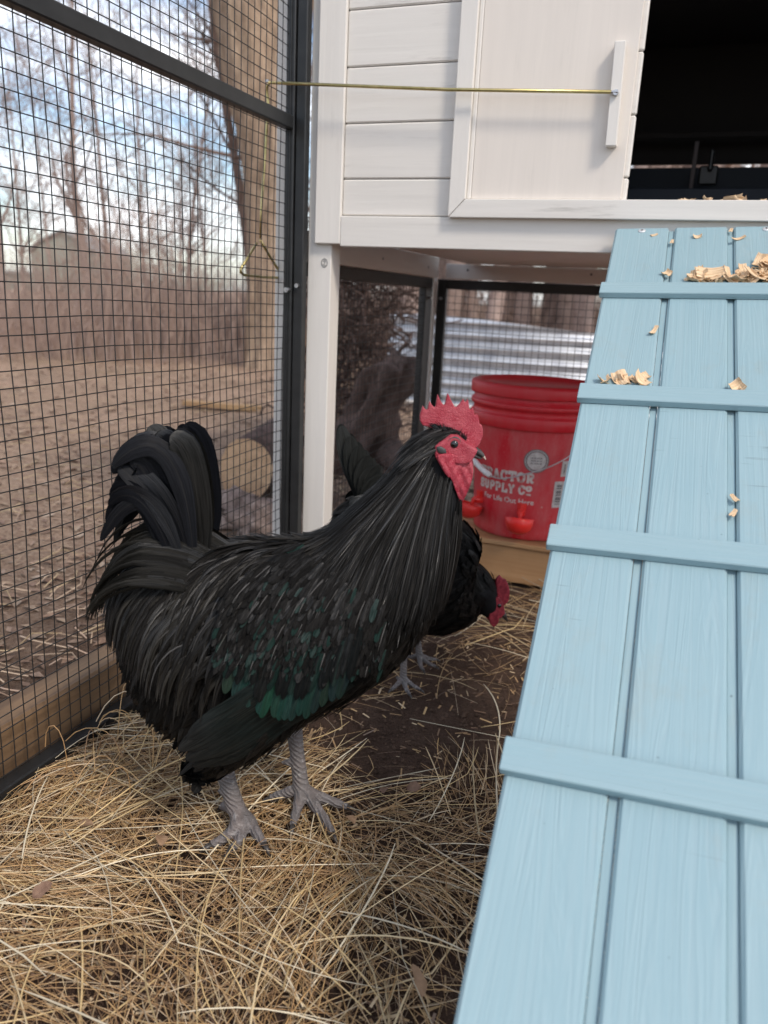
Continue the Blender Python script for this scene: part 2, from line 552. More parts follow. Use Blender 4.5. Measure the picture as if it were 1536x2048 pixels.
t = NT('eye_iris'); M['iris'] = t.set((.16, .055, .018), .08, 0, .8)
t = NT('eye_pupil'); M['pupil'] = t.set((.003, .003, .003), .05, 0, .8)
t = NT('shank')
v = t.coord('World')
vo = t.n('ShaderNodeTexVoronoi', feature='DISTANCE_TO_EDGE'); vo.inputs['Scale'].default_value = 300; t.l(t.coord('World', (.8, .8, 1.5)), vo.inputs['Vector'])
sz = t.n('ShaderNodeSeparateXYZ'); t.l(v, sz.inputs[0])
band = t.math('SINE', t.math('ADD', t.math('MULTIPLY', t.math('ADD', sz.outputs['Z'], t.math('MULTIPLY', sz.outputs['X'], .55)), 1250), t.math('MULTIPLY', t.noise(v, 90, 2), 4)))
c = t.ramp(vo.outputs['Distance'], [(.01, (.13, .118, .116)), (.12, (.175, .160, .158))])
c = t.mix(t.ramp(band, [(.0, (.55, .55, .55)), (.35, (0, 0, 0))]), c, (.085, .075, .073))
c = t.mix(t.ramp(t.noise(v, 45, 4), [(.42, (0, 0, 0)), (.72, (.7, .7, .7))]), c, (.18, .145, .135))
c = t.mix(t.ramp(t.noise(v, 130, 3), [(.60, (0, 0, 0)), (.72, (.6, .6, .6))]), c, (.36, .34, .33))
n0 = t.bump(band, .55, .0011)
t.bump(t.ramp(vo.outputs['Distance'], [(.0, (0, 0, 0)), (.14, (1, 1, 1))]), .35, .0008, n0)
M['shank'] = t.set(c, .5, 0, .4)
t = NT('claw'); M['claw'] = t.set((.05, .045, .042), .4)

def plastic(name, base, dust, amt, rough):
    t = NT(name)
    v = t.coord('World')
    d = t.noise(t.coord('World', (18, 18, 5)), 1, 6, .7)
    f = t.noise(v, 260, 2)
    k = t.math('MULTIPLY', t.ramp(d, [(.38, (0, 0, 0)), (.72, (1, 1, 1))]), amt)
    k = t.math('ADD', k, t.math('MULTIPLY', t.ramp(f, [(.62, (0, 0, 0)), (.72, (1, 1, 1))]), amt*.5))
    t.bump(t.noise(v, 200, 3), .06, .0005)
    return t.set(t.mix(k, base, dust), t.ramp(d, [(.3, (rough,)*3), (.7, (rough+.2,)*3)]), 0, .4)
M['red'] = plastic('red_plastic', (.60, .012, .026), (.56, .19, .185), .65, .36)
M['red_rim'] = plastic('red_rim', (.62, .012, .024), (.58, .14, .14), .28, .32)
M['cup'] = plastic('red_cup', (.72, .022, .018), (.6, .12, .10), .2, .3)
t = NT('print_white'); M['print'] = t.set(t.ramp(t.noise(t.coord('World'), 90, 4), [(.35, (.45, .22, .20)), (.5, (.66, .58, .54))]), .6)
t = NT('label_white'); M['label'] = t.set(t.ramp(t.noise(t.coord('World'), 120, 3), [(.4, (.48, .42, .40)), (.6, (.58, .54, .52))]), .6)
t = NT('label_grey'); M['label_grey'] = t.set((.16, .15, .15), .6)
t = NT('white_grip'); M['grip'] = t.set((.75, .73, .72), .45)

# ------------------------------------------------------------------ ground
FX, WY, BY = -.767, 1.445, 2.40
def ground_z(x, y):
    out_ = 0.0
    if x < -.84 or y > 2.5 or y < -.3 or x > 1.2:
        d = max(-.84-x, y-2.5, x-1.2, -.3-y)
        k = min(1, d/.8)
        out_ = k*(.05*noise.noise((x*.7, y*.7, 3.1)) + .02*noise.noise((x*3, y*3, 1.7)))
    else:
        k = 0
    base = .007*noise.noise((x*6, y*6, .3)) + .005*noise.noise((x*19, y*19, 5.0)) + .0035*noise.noise((x*48, y*48, 2.0))
    return base*(1-.3*k) + out_ - .012
def axis(lo, hi, a, b, fine):
    pts = list(np.arange(a, b, fine))
    st, p = fine*1.3, b
    while p < hi:
        pts.append(p); p += st; st = min(st*1.18, 12)
    st, p = fine*1.3, a - fine
    while p > lo:
        pts.insert(0, p); p -= st; st = min(st*1.18, 12)
    return [lo] + pts + [hi]
gx = axis(-220, 220, -1.6, .35, .016)
gy = axis(-60, 300, .2, 2.6, .016)
m = MB()
for y in gy:
    for x in gx:
        m.v.append((x, y, ground_z(x, y) if abs(x) < 30 and abs(y) < 40 else -.012))
nx = len(gx)
for j in range(len(gy)-1):
    for i in range(nx-1):
        m.f.append((j*nx+i, j*nx+i+1, (j+1)*nx+i+1, (j+1)*nx+i))
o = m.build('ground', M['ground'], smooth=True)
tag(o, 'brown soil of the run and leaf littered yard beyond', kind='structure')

# ------------------------------------------------------------------ wire panels
PITCH = .0208
def wire_plane(m, fixed_axis, fixed, a0, a1, z0, z1, r=.00082, sag=.008, seed=0, seg=.05, n=5):
    def P(a, z):
        d = sag*noise.noise((a*3+seed, z*3, seed*1.7))
        e = .0034*noise.noise((a*5, z*5+seed, 9.3))
        g = .0034*noise.noise((a*5+4, z*5+seed, 2.3))
        return (fixed+d, a+e, z+g) if fixed_axis == 0 else (a+e, fixed+d, z+g)
    a = a0 + PITCH*.6
    while a < a1:
        k = max(3, int((z1-z0)/seg))
        m.tube([P(a, z0+(z1-z0)*i/k) for i in range(k+1)], r, n, False)
        a += PITCH
    z = z0 + PITCH*.4
    while z < z1:
        k = max(3, int((a1-a0)/seg))
        pts = []
        for i in range(k+1):
            p = list(P(a0+(a1-a0)*i/k, z)); p[fixed_axis] += .0016
            pts.append(p)
        m.tube(pts, r, n, False)
        z += PITCH

fence = empty('wire_fence_panel', (FX, .8, 0), 'large black wire mesh run panel with slanting crossbar, left of the rooster', 'fence')
m = MB(); wire_plane(m, 0, FX, -.25, 1.428, .015, 1.62, seed=2)
m.build('wire_mesh', M['wire'], fence, smooth=True, kind='stuff')
part_box('crossbar', M['black'], fence, FX-.004, FX+.016, -.25, 1.43, .943, .967, bev=.002)
part_box('bottom_rail', M['black'], fence, FX-.006, FX+.018, -.25, 1.432, -.012, .016, bev=.002)
part_box('end_stile', M['black'], fence, FX-.004, FX+.014, 1.433, 1.470, -.01, 1.64, bev=.0015)
part_box('joining_strip', M['black'], fence, FX+.0165, FX+.0365, 1.4365, 1.456, -.01, 1.64, bev=.0015)
# raised seams along the stile
part_box('seam', M['black'], fence, FX+.006, FX+.0075, 1.4305, 1.4328, 0, 1.64, bev=.0005)
m = MB(); m.tube([(FX+.012, 1.432, .655), (FX+.012, 1.412, .655)], .0028, 8); m.tube([(FX+.012, 1.424, .655), (FX+.012, 1.414, .655)], .0052, 6)
m.build('bolt', M['zinc'], fence, smooth=False)
m = MB(); m.tube([(FX+.026, 1.438, .664), (FX+.026, 1.431, .664)], .0042, 10)
m.build('screw', M['zinc'], fence)

panel = empty('wire_side_panel', (FX, 1.95, 0), 'black framed wire panel under the left side of the white coop', 'fence')
m = MB(); wire_plane(m, 0, FX+.002, 1.5, 2.275, .01, .70, seed=5, n=4)
m.build('wire_mesh', M['wire'], panel, smooth=True, kind='stuff')
part_box('top_rail', M['black'], panel, FX-.008, FX+.014, 1.50, 2.335, .684, .712, bev=.0015)
part_box('end_stile', M['black'], panel, FX-.008, FX+.0135, 2.276, 2.336, -.01, .6838, bev=.0015)
part_box('bottom_rail', M['black'], panel, FX-.008, FX+.0135, 1.50, 2.2755, -.012, .014, bev=.0015)
m = MB(); m.tube([(FX+.013, 2.30, .655), (FX+.024, 2.30, .655)], .004, 8)
m.build('bolt', M['zinc'], panel)
panel = empty('wire_back_panel', (-.2, BY, 0), 'black framed wire panel at the back under the coop, behind the red bucket', 'fence')
m = MB(); wire_plane(m, 1, BY+.004, -.735, .42, .01, .70, seed=8, n=4)
m.build('wire_mesh', M['wire'], panel, smooth=True, kind='stuff')
part_box('end_stile', M['black'], panel, -.757, -.728, BY-.008, BY+.014, -.01, .712, bev=.0015)
part_box('top_rail', M['black'], panel, -.7278, .42, BY-.008, BY+.014, .684, .712, bev=.0015)
part_box('bottom_rail', M['black'], panel, -.7278, .42, BY-.008, BY+.014, -.012, .014, bev=.0015)
m = MB(); m.tube([(-.742, BY-.008, .655), (-.742, BY-.018, .655)], .004, 8)
m.build('bolt', M['zinc'], panel)

# ------------------------------------------------------------------ coop
coop = empty('chicken_coop', (-.3, 1.9, 0), 'white painted wooden chicken coop raised on legs behind the blue ramp', 'coop')
CR = .62     # right end of the coop, out of frame
part_box('corner_post', M['white_z'], coop, -.7298, -.680, WY+.012, WY+.055, -.01, 1.75)
part_box('corner_trim', M['white_z'], coop, -.812, -.760, 1.474, 1.50, -.01, 1.75)
part_box('vertical_trim', M['white_z'], coop, -.711, -.6575, WY, WY+.0115, .744, 1.75)
part_box('bottom_rail', M['white_x'], coop, -.657, CR, WY, WY+.020, .740, .7945)
zs = [.7955, .860, .955, 1.048, 1.140, 1.235, 1.33, 1.425, 1.52]
for i in range(len(zs)-1):
    x1 = -.1405 if zs[i] < 1.3 else CR
    part_box('siding_board', M['white_x'], coop, -.6568, x1, WY+.006, WY+.018, zs[i]+.0009, zs[i+1]-.0009, bev=.0022)
part_box('siding_board', M['white_x'], coop, .29, CR, WY+.006, WY+.018, .7955, 1.329)
# door frame of mitred trim
def mitred(name, P, mat):
    mm = MB()
    (y0, y1) = (WY-.014, WY+.0055)
    n_ = len(P)
    mm.add([(x, y0, z) for x, z in P]+[(x, y1, z) for x, z in P], [tuple(range(n_)), tuple(range(2*n_-1, n_-1, -1))]+[(i, n_+i, n_+(i+1) % n_, (i+1) % n_) for i in range(n_)])
    o = mm.build(name, mat, coop)
    bv = o.modifiers.new('b', 'BEVEL'); bv.width = .0012; bv.segments = 2
mitred('frame_stile', [(-.442, .7935), (-.4125, .8242), (-.4125, 1.40), (-.442, 1.40)], M['white_z'])
mitred('frame_sill', [(-.4412, .793), (.33, .793), (.30, .8237), (-.4118, .8237)], M['white_x'])
part_box('frame_lip', M['white_z'], coop, -.4122, -.4045, WY-.006, WY+.005, .8245, 1.40)
door = part_box('sliding_door', M['white_panel'], coop, -.4040, -.1480, WY-.005, WY+.005, .8246, 1.40, bev=.001)
m = MB()
zt, zb = 1.056, .904
hx = -.1735
m.box(-.0085, .0085, -.018, 0, 0, zt-zb, bev=.001)
v2 = []
for p in m.v:
    v2.append((hx + p[0] - .003*(p[2]/(zt-zb)-.5), WY-.0055+p[1], zb+p[2]))
m.v = v2
h_ = MB(); h_.v = [(p[0]-coop.location.x, p[1]-coop.location.y, p[2]-coop.location.z) for p in m.v]; h_.f = m.f
hd = h_.build('door_handle', M['white_z'], door, local=True)
# the rest of the box: floor, sides, back with a slot of daylight, roof
part_box('floor_panel', M['white_x'], coop, -.655, CR, WY+.021, BY-.03, .757, .775)
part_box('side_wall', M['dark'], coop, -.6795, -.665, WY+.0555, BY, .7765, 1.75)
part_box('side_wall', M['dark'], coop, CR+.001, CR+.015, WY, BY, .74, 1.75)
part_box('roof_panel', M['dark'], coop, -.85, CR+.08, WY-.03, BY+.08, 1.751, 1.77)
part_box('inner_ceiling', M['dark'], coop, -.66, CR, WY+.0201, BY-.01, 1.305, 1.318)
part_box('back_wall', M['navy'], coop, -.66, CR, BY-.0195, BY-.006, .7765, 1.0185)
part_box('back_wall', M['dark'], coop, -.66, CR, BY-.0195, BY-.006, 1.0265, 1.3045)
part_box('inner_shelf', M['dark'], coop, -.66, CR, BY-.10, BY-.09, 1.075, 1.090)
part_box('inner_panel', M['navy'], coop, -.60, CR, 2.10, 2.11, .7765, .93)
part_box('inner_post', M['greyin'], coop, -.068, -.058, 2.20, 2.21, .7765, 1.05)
m = MB(); m.box(-.031, -.019, 2.215, 2.23, .985, 1.035, bev=.004); m.box(-.050, -.005, 2.2305, 2.24, .955, 1.0, bev=.004)
m.build('inner_latch', M['black'], coop)
# under-frame
part_box('side_rail', M['white_y'], coop, FX-.005, FX+.021, 1.5008, 2.3606, .7135, .772)
part_box('back_rail', M['white_x'], coop, -.7278, CR, BY-.026, BY-.0085, .7135, .7562)
part_box('back_post', M['white_z'], coop, -.7815, -.7585, 2.3612, 2.391, -.01, .772)
part_box('back_post', M['white_z'], coop, CR-.05, CR, 2.36, 2.373, -.01, .713)
part_box('front_leg', M['white_z'], coop, CR-.05, CR, WY+.021, WY+.055, -.01, .756)
# screws and the printed assembly mark on the post
for (x, y, z, ax) in ((FX+.021, 1.9, .742, 0), (FX+.021, 2.26, .74, 0), (-.66, BY-.026, .74, 1), (-.3, BY-.026, .74, 1)):
    m = MB()
    m.tube([(x, y, z), (x+.001, y, z)] if ax == 0 else [(x, y, z), (x, y-.001, z)], .0035, 10)
    m.build('screw', M['label_grey'], coop)
m = MB()
cx_, cz_, yy = -.694, .709, WY+.0115
ringp = [(cx_+.0062*math.cos(a), yy, cz_+.0078*math.sin(a)) for a in np.linspace(0, 2*PI, 25)]
m.tube(ringp, .0006, 4, False)
m.tube([(cx_-.0025, yy, cz_+.0025), (cx_-.001, yy, cz_+.0045), (cx_+.0018, yy, cz_+.0038), (cx_+.0015, yy, cz_+.001), (cx_-.0028, yy, cz_-.004), (cx_+.003, yy, cz_-.004)], .0006, 4)
m.build('number_mark', M['ink'], coop)

# pull rod of the sliding door
rod = empty('door_pull_rod', (-.5, WY-.03, .98), 'long brass coloured rod that pulls the coop door, triangular grip hanging outside', 'rod')
m = MB()
m.tube([(hx-.006, WY-.028, .982), (-.45, WY-.030, .9955), (-.780, WY-.034, 1.0185)], .0029, 8)
m.build('rod', M['rod'], rod, smooth=True)
m = MB()
m.tube([(-.780, WY-.034, 1.0185), (-.794, WY-.030, 1.0205), (-.802, WY-.026, 1.016), (-.804, WY-.024, 1.008), (-.802, WY-.022, .99), (-.803, WY-.03, .90), (-.806, WY-.038, .80), (-.806, WY-.04, .748)], .0024, 8)
m.build('hanging_rod', M['rod'], rod, smooth=True)
m = MB()
tri = [(1.404, .745), (1.435, .722), (1.482, .690), (1.486, .683), (1.478, .678), (1.42, .677), (1.345, .678), (1.333, .682), (1.332, .688), (1.352, .705), (1.39, .738)]
m.tube([(-.806, y, z) for y, z in tri], .0026, 8)
m.build('triangle_grip', M['rod'], rod, smooth=True)
m = MB()
m.tube([(hx-.010, WY-.028, .982), (hx+.004, WY-.0265, .981)], [.0022, .0048], 8)
m.tube([(hx+.001, WY-.0238, .981), (hx+.001, WY-.0305, .981)], .0042, 10)
m.build('screw', M['zinc'], rod)
m = MB(); m.tube([(-.80, WY-.03, 1.021), (-.80, WY-.03, 1.0255)], .004, 8)
m.build('end_nut', M['zinc'], rod)

# ------------------------------------------------------------------ ramp
rd = Vector((-.051, .858, .511)).normalized()          # up-slope
P_top = Vector((-.149, 1.4285, .779))
ye = (-rd).normalized()                                 # local +y runs down the slope
xe = (Vector((1, 0, .012)) - ye*Vector((1, 0, .012)).dot(ye)).normalized()
ze = xe.cross(ye)
if ze.z < 0: ze = -ze
ramp = empty('chicken_ramp', P_top, 'pale blue wooden ramp of grooved boards and cross battens leading up to the coop', 'ramp')
ramp.matrix_world = Matrix(((xe.x, ye.x, ze.x, P_top.x), (xe.y, ye.y, ze.y, P_top.y), (xe.z, ye.z, ze.z, P_top.z), (0, 0, 0, 1)))
K = .8186
BWD = .1075*K
LEN = 1.42
def lbox(name, mat, parent, *a, bev=.003):
    mm = MB(); mm.box(*a, bev=bev)
    return mm.build(name, mat, parent, local=True)
for i in range(3):
    x0 = i*BWD
    lbox('board', M['blue_y'], ramp, x0+(.0045 if i else 0), x0+BWD-.0045, 0, LEN, -.016, 0, bev=.0028)
    if i < 2:
        lbox('tongue', M['blue_y'], ramp, x0+BWD-.0042, x0+BWD+.0042, .002, LEN-.002, -.013, -.0055, bev=.0005)
for s_ in (.225, .5372, .848, 1.1604, 1.47):
    y0 = s_*K+.010
    lbox('batten', M['blue_x'], ramp, -.004, 3*BWD+.004, y0, y0+.031, .0003, .0098, bev=.001)
for x_ in (.042, 2.58*BWD):
    mm = MB(); mm.tube([(x_, .0125, -.001), (x_, .0125, .0010), (x_, .0125, .0020)], [.0060, .0060, .0042], 14)
    so = mm.build('screw', M['bright_zinc'], ramp, local=True)
    mm = MB(); mm.box(x_-.0026, x_+.0026, .0120, .0130, .0016, .0023); mm.box(x_-.0005, x_+.0005, .0099, .0151, .00155, .00225)
    mm.build('slot', M['ink'], so, local=True)

def ramp_pt(x, y, z=0): return P_top + xe*x + ye*y + ze*z

# wood shavings
def shaving_mesh(L, W, curl, rng, thick=.0006, n=7, nw=4, rag=.15):
    mm = MB()
    top, uv = [], []
    r = L/max(curl, .05)
    for i in range(n+1):
        s = i/n
        a = (s-.5)*curl
        for j in range(nw+1):
            q = j/nw-.5
            e = (rng.random()-.5)*rag*L if i in (0, n) else 0
            ll = (s-.5)*L + e
            aa = ll/L*curl
            wz = .06*W*math.sin(q*7+L*300)
            top.append((r*math.sin(aa), q*W*(1+.12*math.sin(s*5+rng.random()*.6)), r*(1-math.cos(aa))+wz))
            uv.append((q+.5, s))
    nv = len(top)
    vs_ = top + [(p[0], p[1], p[2]-thick) for p in top]
    k = nw+1
    fs = []
    for i in range(n):
        for j in range(nw):
            a = i*k+j
            fs.append((a, a+1, a+k+1, a+k)); fs.append((nv+a, nv+a+k, nv+a+k+1, nv+a+1))
    for i in range(n):
        fs.append((i*k, (i+1)*k, nv+(i+1)*k, nv+i*k)); a = i*k+nw
        fs.append((a, nv+a, nv+a+k, a+k))
    for j in range(nw):
        fs.append((j, nv+j, nv+j+1, j+1)); a = n*k+j
        fs.append((a, a+1, nv+a+1, nv+a))
    mm.add(vs_, fs, None, uv+uv)
    return mm
rng = random.Random(31)
protos = []
for (L, W, c) in ((.016, .009, 1.0), (.012, .007, 1.8), (.022, .011, .7), (.009, .004, .6), (.018, .005, 1.3), (.013, .010, 2.4)):
    protos.append(shaving_mesh(L, W, c, rng))
pm = [p.build('shaving_proto', M['shaving'], smooth=False) for p in protos]
pmd = [p.data for p in pm]
for p in pm: bpy.data.objects.remove(p)
def put_shaving(k, loc, nrm, rz, tilt, label, group, sc=1.0):
    o = bpy.data.objects.new('wood_shaving', pmd[k])
    COL.objects.link(o)
    q = nrm.to_track_quat('Z', 'Y').to_matrix() @ Matrix.Rotation(rz, 3, 'Z') @ Matrix.Rotation(tilt, 3, 'X')
    o.matrix_world = Matrix.Translation(loc) @ q.to_4x4() @ Matrix.Scale(sc, 4)
    tag(o, label, 'wood shaving', group)
single = [
    (3, .062, .028, .6, 'small pale shaving on the left ramp board just below its screw'),
    (0, .142, .206, 1.9, 'ridged pale shaving lying alone mid board between first and second battens'),
    (4, .078, .312, 1.3, 'slim upright shaving at the groove edge above the second batten'),
    (1, .127, .037, .2, 'little curled shaving near the top of the middle ramp board'),
    (3, .090, .052, 1.5, 'tiny shaving caught in the left groove near the ramp top'),
    (3, .176, .016, 1.4, 'thin shaving standing in the right groove at the ramp top'),
    (4, .187, .045, .5, 'thin twisted shaving beside the right groove near the ramp top'),
    (5, .087, .155, .9, 'brown curled shaving stuck in the left groove above the first batten'),
    (3, .178, .632, 2.2, 'small pale shaving in the right groove below the second batten'),
    (3, .177, .655, 1.2, 'lowest pale fleck in the right groove between second and third battens'),
]
for (k, x, y, rz, lb) in single:
    put_shaving(k, ramp_pt(x, y, .001), ze, rz, 0, lb, 'wood shavings scattered on the ramp', 1.25)
def heap(n, cx, cy, sx, sy, h, lb):
    for i in range(n):
        x = rng.gauss(cx, sx); y = cy - abs(rng.gauss(0, sy))
        z = rng.random()*h*max(.1, 1-abs(x-cx)/(2.2*sx))
        put_shaving(rng.randrange(6), ramp_pt(x, y, .001+z), (ze+Vector((rng.gauss(0, .35), rng.gauss(0, .35), 0))).normalized(), rng.random()*6.28, rng.gauss(0, .35), lb, 'wood shavings heaped on the ramp', 1.05+rng.random()*.75)
b1 = .225*K-.006
heap(14, .130, b1, .017, .006, .008, 'curled shaving in the small heap on the middle of the top batten')
heap(34, .210, b1, .026, .008, .012, 'curled shaving in the long heap at the right of the top batten')
heap(22, .232, b1-.032, .016, .012, .010, 'curled shaving in the clump above the top batten at the right edge')
heap(11, .052, .5372*K-.005, .016, .005, .006, 'shaving in the small heap on the left of the second batten')
heap(2, .188, .5372*K-.004, .008, .003, .002, 'shaving resting on the second batten right of the groove')
put_shaving(2, ramp_pt(.147, b1-.012, .010), (ze+ye*.3).normalized(), .15, 0, 'widest ridged shaving standing on the top batten heap', 'wood shavings heaped on the ramp', 1.7)
for i in range(26):
    x = -.05 + rng.random()*.30
    put_shaving(rng.randrange(6), Vector((x, WY+.004+rng.random()*.05, .8245+rng.random()*.004+(.004 if i % 5 == 0 else 0))), Vector((rng.gauss(0, .4), rng.gauss(0, .4), 1)).normalized(), rng.random()*6.28, rng.gauss(0, .5),
                'pale bedding shaving spilling over the white coop door sill', 'wood shavings on the coop sill', .8+rng.random()*.7)

# ------------------------------------------------------------------ bucket waterer on its platform
plat = empty('wooden_platform', (-.30, 1.96, 0), 'rough orange brown wooden box platform under the red bucket', 'platform')
part_box('front_board', M['pine_x'], plat, -.53, -.04, 1.812, 1.832, -.005, .085, bev=.002)
part_box('top_board', M['pine_x'], plat, -.535, -.035, 1.806, 1.955, .0855, .0975, bev=.002)
part_box('top_board', M['pine_x'], plat, -.535, -.035, 1.959, 2.11, .0855, .0975, bev=.002)
part_box('side_board', M['pine_x'], plat, -.53, -.51, 1.8325, 2.10, -.005, .085, bev=.002)
part_box('side_board', M['pine_x'], plat, -.06, -.04, 1.8325, 2.10, -.005, .085, bev=.002)

BX, BYC, BZ, BH = -.345, 1.962, .098, .375
bk = empty('red_bucket', (BX, BYC, BZ), 'red plastic lidded bucket drinker with white lettering standing on the wooden platform', 'bucket')
RT, RB = .150, .131
def brad(z): return RB + (RT-RB)*min(1, (z-BZ)/(BH*.72))
m = MB()
zz = [BZ, BZ+.004, BZ+.02, BZ+.06, BZ+.12, BZ+.18, BZ+.24, BZ+.27]
m.lathe([(0, BZ), (RB-.006, BZ)] + [(brad(z), z) for z in zz[1:]], BX, BYC, 72)
m.build('body', M['red'], bk, smooth=True)
m = MB()
z0 = BZ+.27
R1 = brad(z0)
m.lathe([(R1-.001, z0-.001), (R1+.008, z0), (R1+.010, z0+.003), (R1+.011, z0+.026), (R1+.009, z0+.029), (R1+.004, z0+.030), (R1+.004, z0+.045), (R1+.0095, z0+.046), (R1+.011, z0+.049), (R1+.011, z0+.056), (R1+.009, z0+.058), (R1+.004, z0+.060), (R1+.004, z0+.074)], BX, BYC, 72)
m.build('rim', M['red_rim'], bk, smooth=True)
m = MB()
z1 = z0+.0745
m.lathe([(R1+.006, z1-.003), (R1+.0125, z1-.002), (R1+.0135, z1+.002), (R1+.0135, z1+.020), (R1+.0115, z1+.025), (R1+.004, z1+.028), (R1-.006, z1+.027), (R1-.010, z1+.020), (0, z1+.020)], BX, BYC, 72)
m.build('lid', M['red_rim'], bk, smooth=True)
# facing angle: direction from bucket axis to the camera
FA = math.atan2(0-BYC, 0-BX)
def on_bucket(ang, z, off=.0006):
    r = brad(z)+off
    return Vector((BX+r*math.cos(FA+ang), BYC+r*math.sin(FA+ang), z))
def wrap(pts2, faces, ang0, zc, thick=.0005):
    mm = MB()
    mm.add([on_bucket(ang0 + p[0]/.142, zc+p[1], thick) for p in pts2], faces)
    return mm
# slab lettering: strokes with slab feet
def glyph(ch):
    S, B = [], []      # strokes, slabs (x0,x1,y)
    if ch == 'T': S = [[(.5, 0), (.5, 1)], [(.05, 1), (.95, 1)], [(.05, 1), (.05, .78)], [(.95, 1), (.95, .78)]]; B = [(.25, .75, 0)]
    if ch == 'R': S = [[(.22, 0), (.22, 1)], [(.1, 1), (.62, 1), (.82, .88), (.85, .73), (.8, .58), (.62, .48), (.22, .48)], [(.5, .48), (.72, .1), (.92, 0)]]; B = [(.05, .42, 0), (.7, 1.0, 0)]
    if ch == 'A': S = [[(.12, 0), (.48, 1)], [(.88, 0), (.52, 1)], [(.25, .33), (.75, .33)]]; B = [(0, .32, 0), (.68, 1, 0), (.3, .7, 1)]
    if ch == 'C': S = [[(.88, .72), (.78, .93), (.5, 1), (.22, .9), (.1, .65), (.1, .35), (.22, .1), (.5, 0), (.78, .07), (.9, .27)], [(.88, .72), (.88, .98)]]
    if ch in 'Oo': S = [[(.5, 1), (.2, .9), (.08, .65), (.08, .35), (.2, .1), (.5, 0), (.8, .1), (.92, .35), (.92, .65), (.8, .9), (.5, 1)]]
    if ch == 'S': S = [[(.85, .75), (.75, .93), (.5, 1), (.22, .93), (.13, .75), (.22, .58), (.5, .5), (.78, .42), (.88, .25), (.78, .07), (.5, 0), (.22, .07), (.12, .25)], [(.86, .75), (.86, .98)], [(.12, .25), (.12, .02)]]
    if ch == 'U': S = [[(.18, 1), (.18, .3), (.28, .07), (.5, 0), (.72, .07), (.82, .3), (.82, 1)]]; B = [(0, .36, 1), (.64, 1, 1)]
    if ch == 'P': S = [[(.22, 0), (.22, 1)], [(.1, 1), (.62, 1), (.84, .88), (.88, .71), (.82, .55), (.62, .44), (.22, .44)]]; B = [(.03, .48, 0)]
    if ch == 'L': S = [[(.22, 0), (.22, 1)], [(.1, 0), (.9, 0), (.9, .3)]]; B = [(.04, .45, 1)]
    if ch == 'Y': S = [[(.1, 1), (.5, .45)], [(.9, 1), (.5, .45)], [(.5, .45), (.5, 0)]]; B = [(0, .3, 1), (.7, 1, 1), (.28, .72, 0)]
    return S, B
def slab_text(name, text, ang0, zc, h, adv, sw, extra=None):
    mm = MB()
    x = -len(text)*adv/2
    for ch in text:
        if ch != ' ':
            S, B = glyph(ch)
            hh = h*(.62 if ch == 'o' else 1); y0 = h-hh
            W = adv*.80*(.8 if ch == 'o' else 1)
            tx = lambda p: (x+p[0]*W, y0+p[1]*(hh-sw)+sw/2)
            for st in S:
                for a, b in zip(st[:-1], st[1:]):
                    a, b = Vector(tx(a)), Vector(tx(b))
                    d = (b-a); L = d.length; d.normalize(); n_ = Vector((-d.y, d.x))*sw/2
                    a2, b2 = a-d*sw*.3, b+d*sw*.3
                    q = [a2-n_, b2-n_, b2+n_, a2+n_]
                    zoff = .0004+rng.random()*.0003
                    mm.add([on_bucket(ang0+p.x/.142, zc+p.y, zoff) for p in q], [(0, 1, 2, 3)])
            for (u0_, u1_, yv) in B:
                a, b = tx((u0_, yv)), tx((u1_, yv))
                zoff = .0004+rng.random()*.0003
                mm.add([on_bucket(ang0+px/.142, zc+py, zoff) for px, py in ((a[0], a[1]-sw*.4), (b[0], b[1]-sw*.4), (b[0], b[1]+sw*.4), (a[0], a[1]+sw*.4))], [(0, 1, 2, 3)])
            if ch == 'o':
                a, b = (x, .0), (x+W, sw*.8)
                mm.add([on_bucket(ang0+px/.142, zc+py, .0008) for px, py in ((a[0], a[1]), (b[0], a[1]), (b[0], b[1]), (a[0], b[1]))], [(0, 1, 2, 3)])
        x += adv*(.45 if ch == ' ' else 1)
    return mm.build(name, M['print'], bk, recalc=False)
TA = R(-24)
slab_text('lettering', 'TRACTOR', TA, .242, .0265, .0212, .0062)
slab_text('lettering', 'SUPPLY Co', TA+R(1), .2125, .0245, .0178, .0056)
def font_text(name, body, size, ang0, zc, mat, xs=0, target=None, off=.0006, bold=.006):
    cu = bpy.data.curves.new('t', 'FONT')
    cu.body = body; cu.size = size; cu.offset = bold*size; cu.align_x = 'CENTER'; cu.resolution_u = 3
    ob = bpy.data.objects.new('t', cu); COL.objects.link(ob)
    dg = bpy.context.evaluated_depsgraph_get()
    me = bpy.data.meshes.new_from_object(ob.evaluated_get(dg))
    bpy.data.objects.remove(ob)
    mm = MB()
    mm.add([on_bucket(ang0+v.co.x/.142, zc+v.co.y, off) for v in me.vertices], [tuple(p.vertices) for p in me.polygons])
    bpy.data.meshes.remove(me)
    return mm.build(name, mat, target or bk, recalc=False)
font_text('slogan', 'For Life Out Here', .0185, TA+R(3), .190, M['print'], bold=.018)
font_text('registered_mark', 'o', .008, TA+R(39), .184, M['print'])
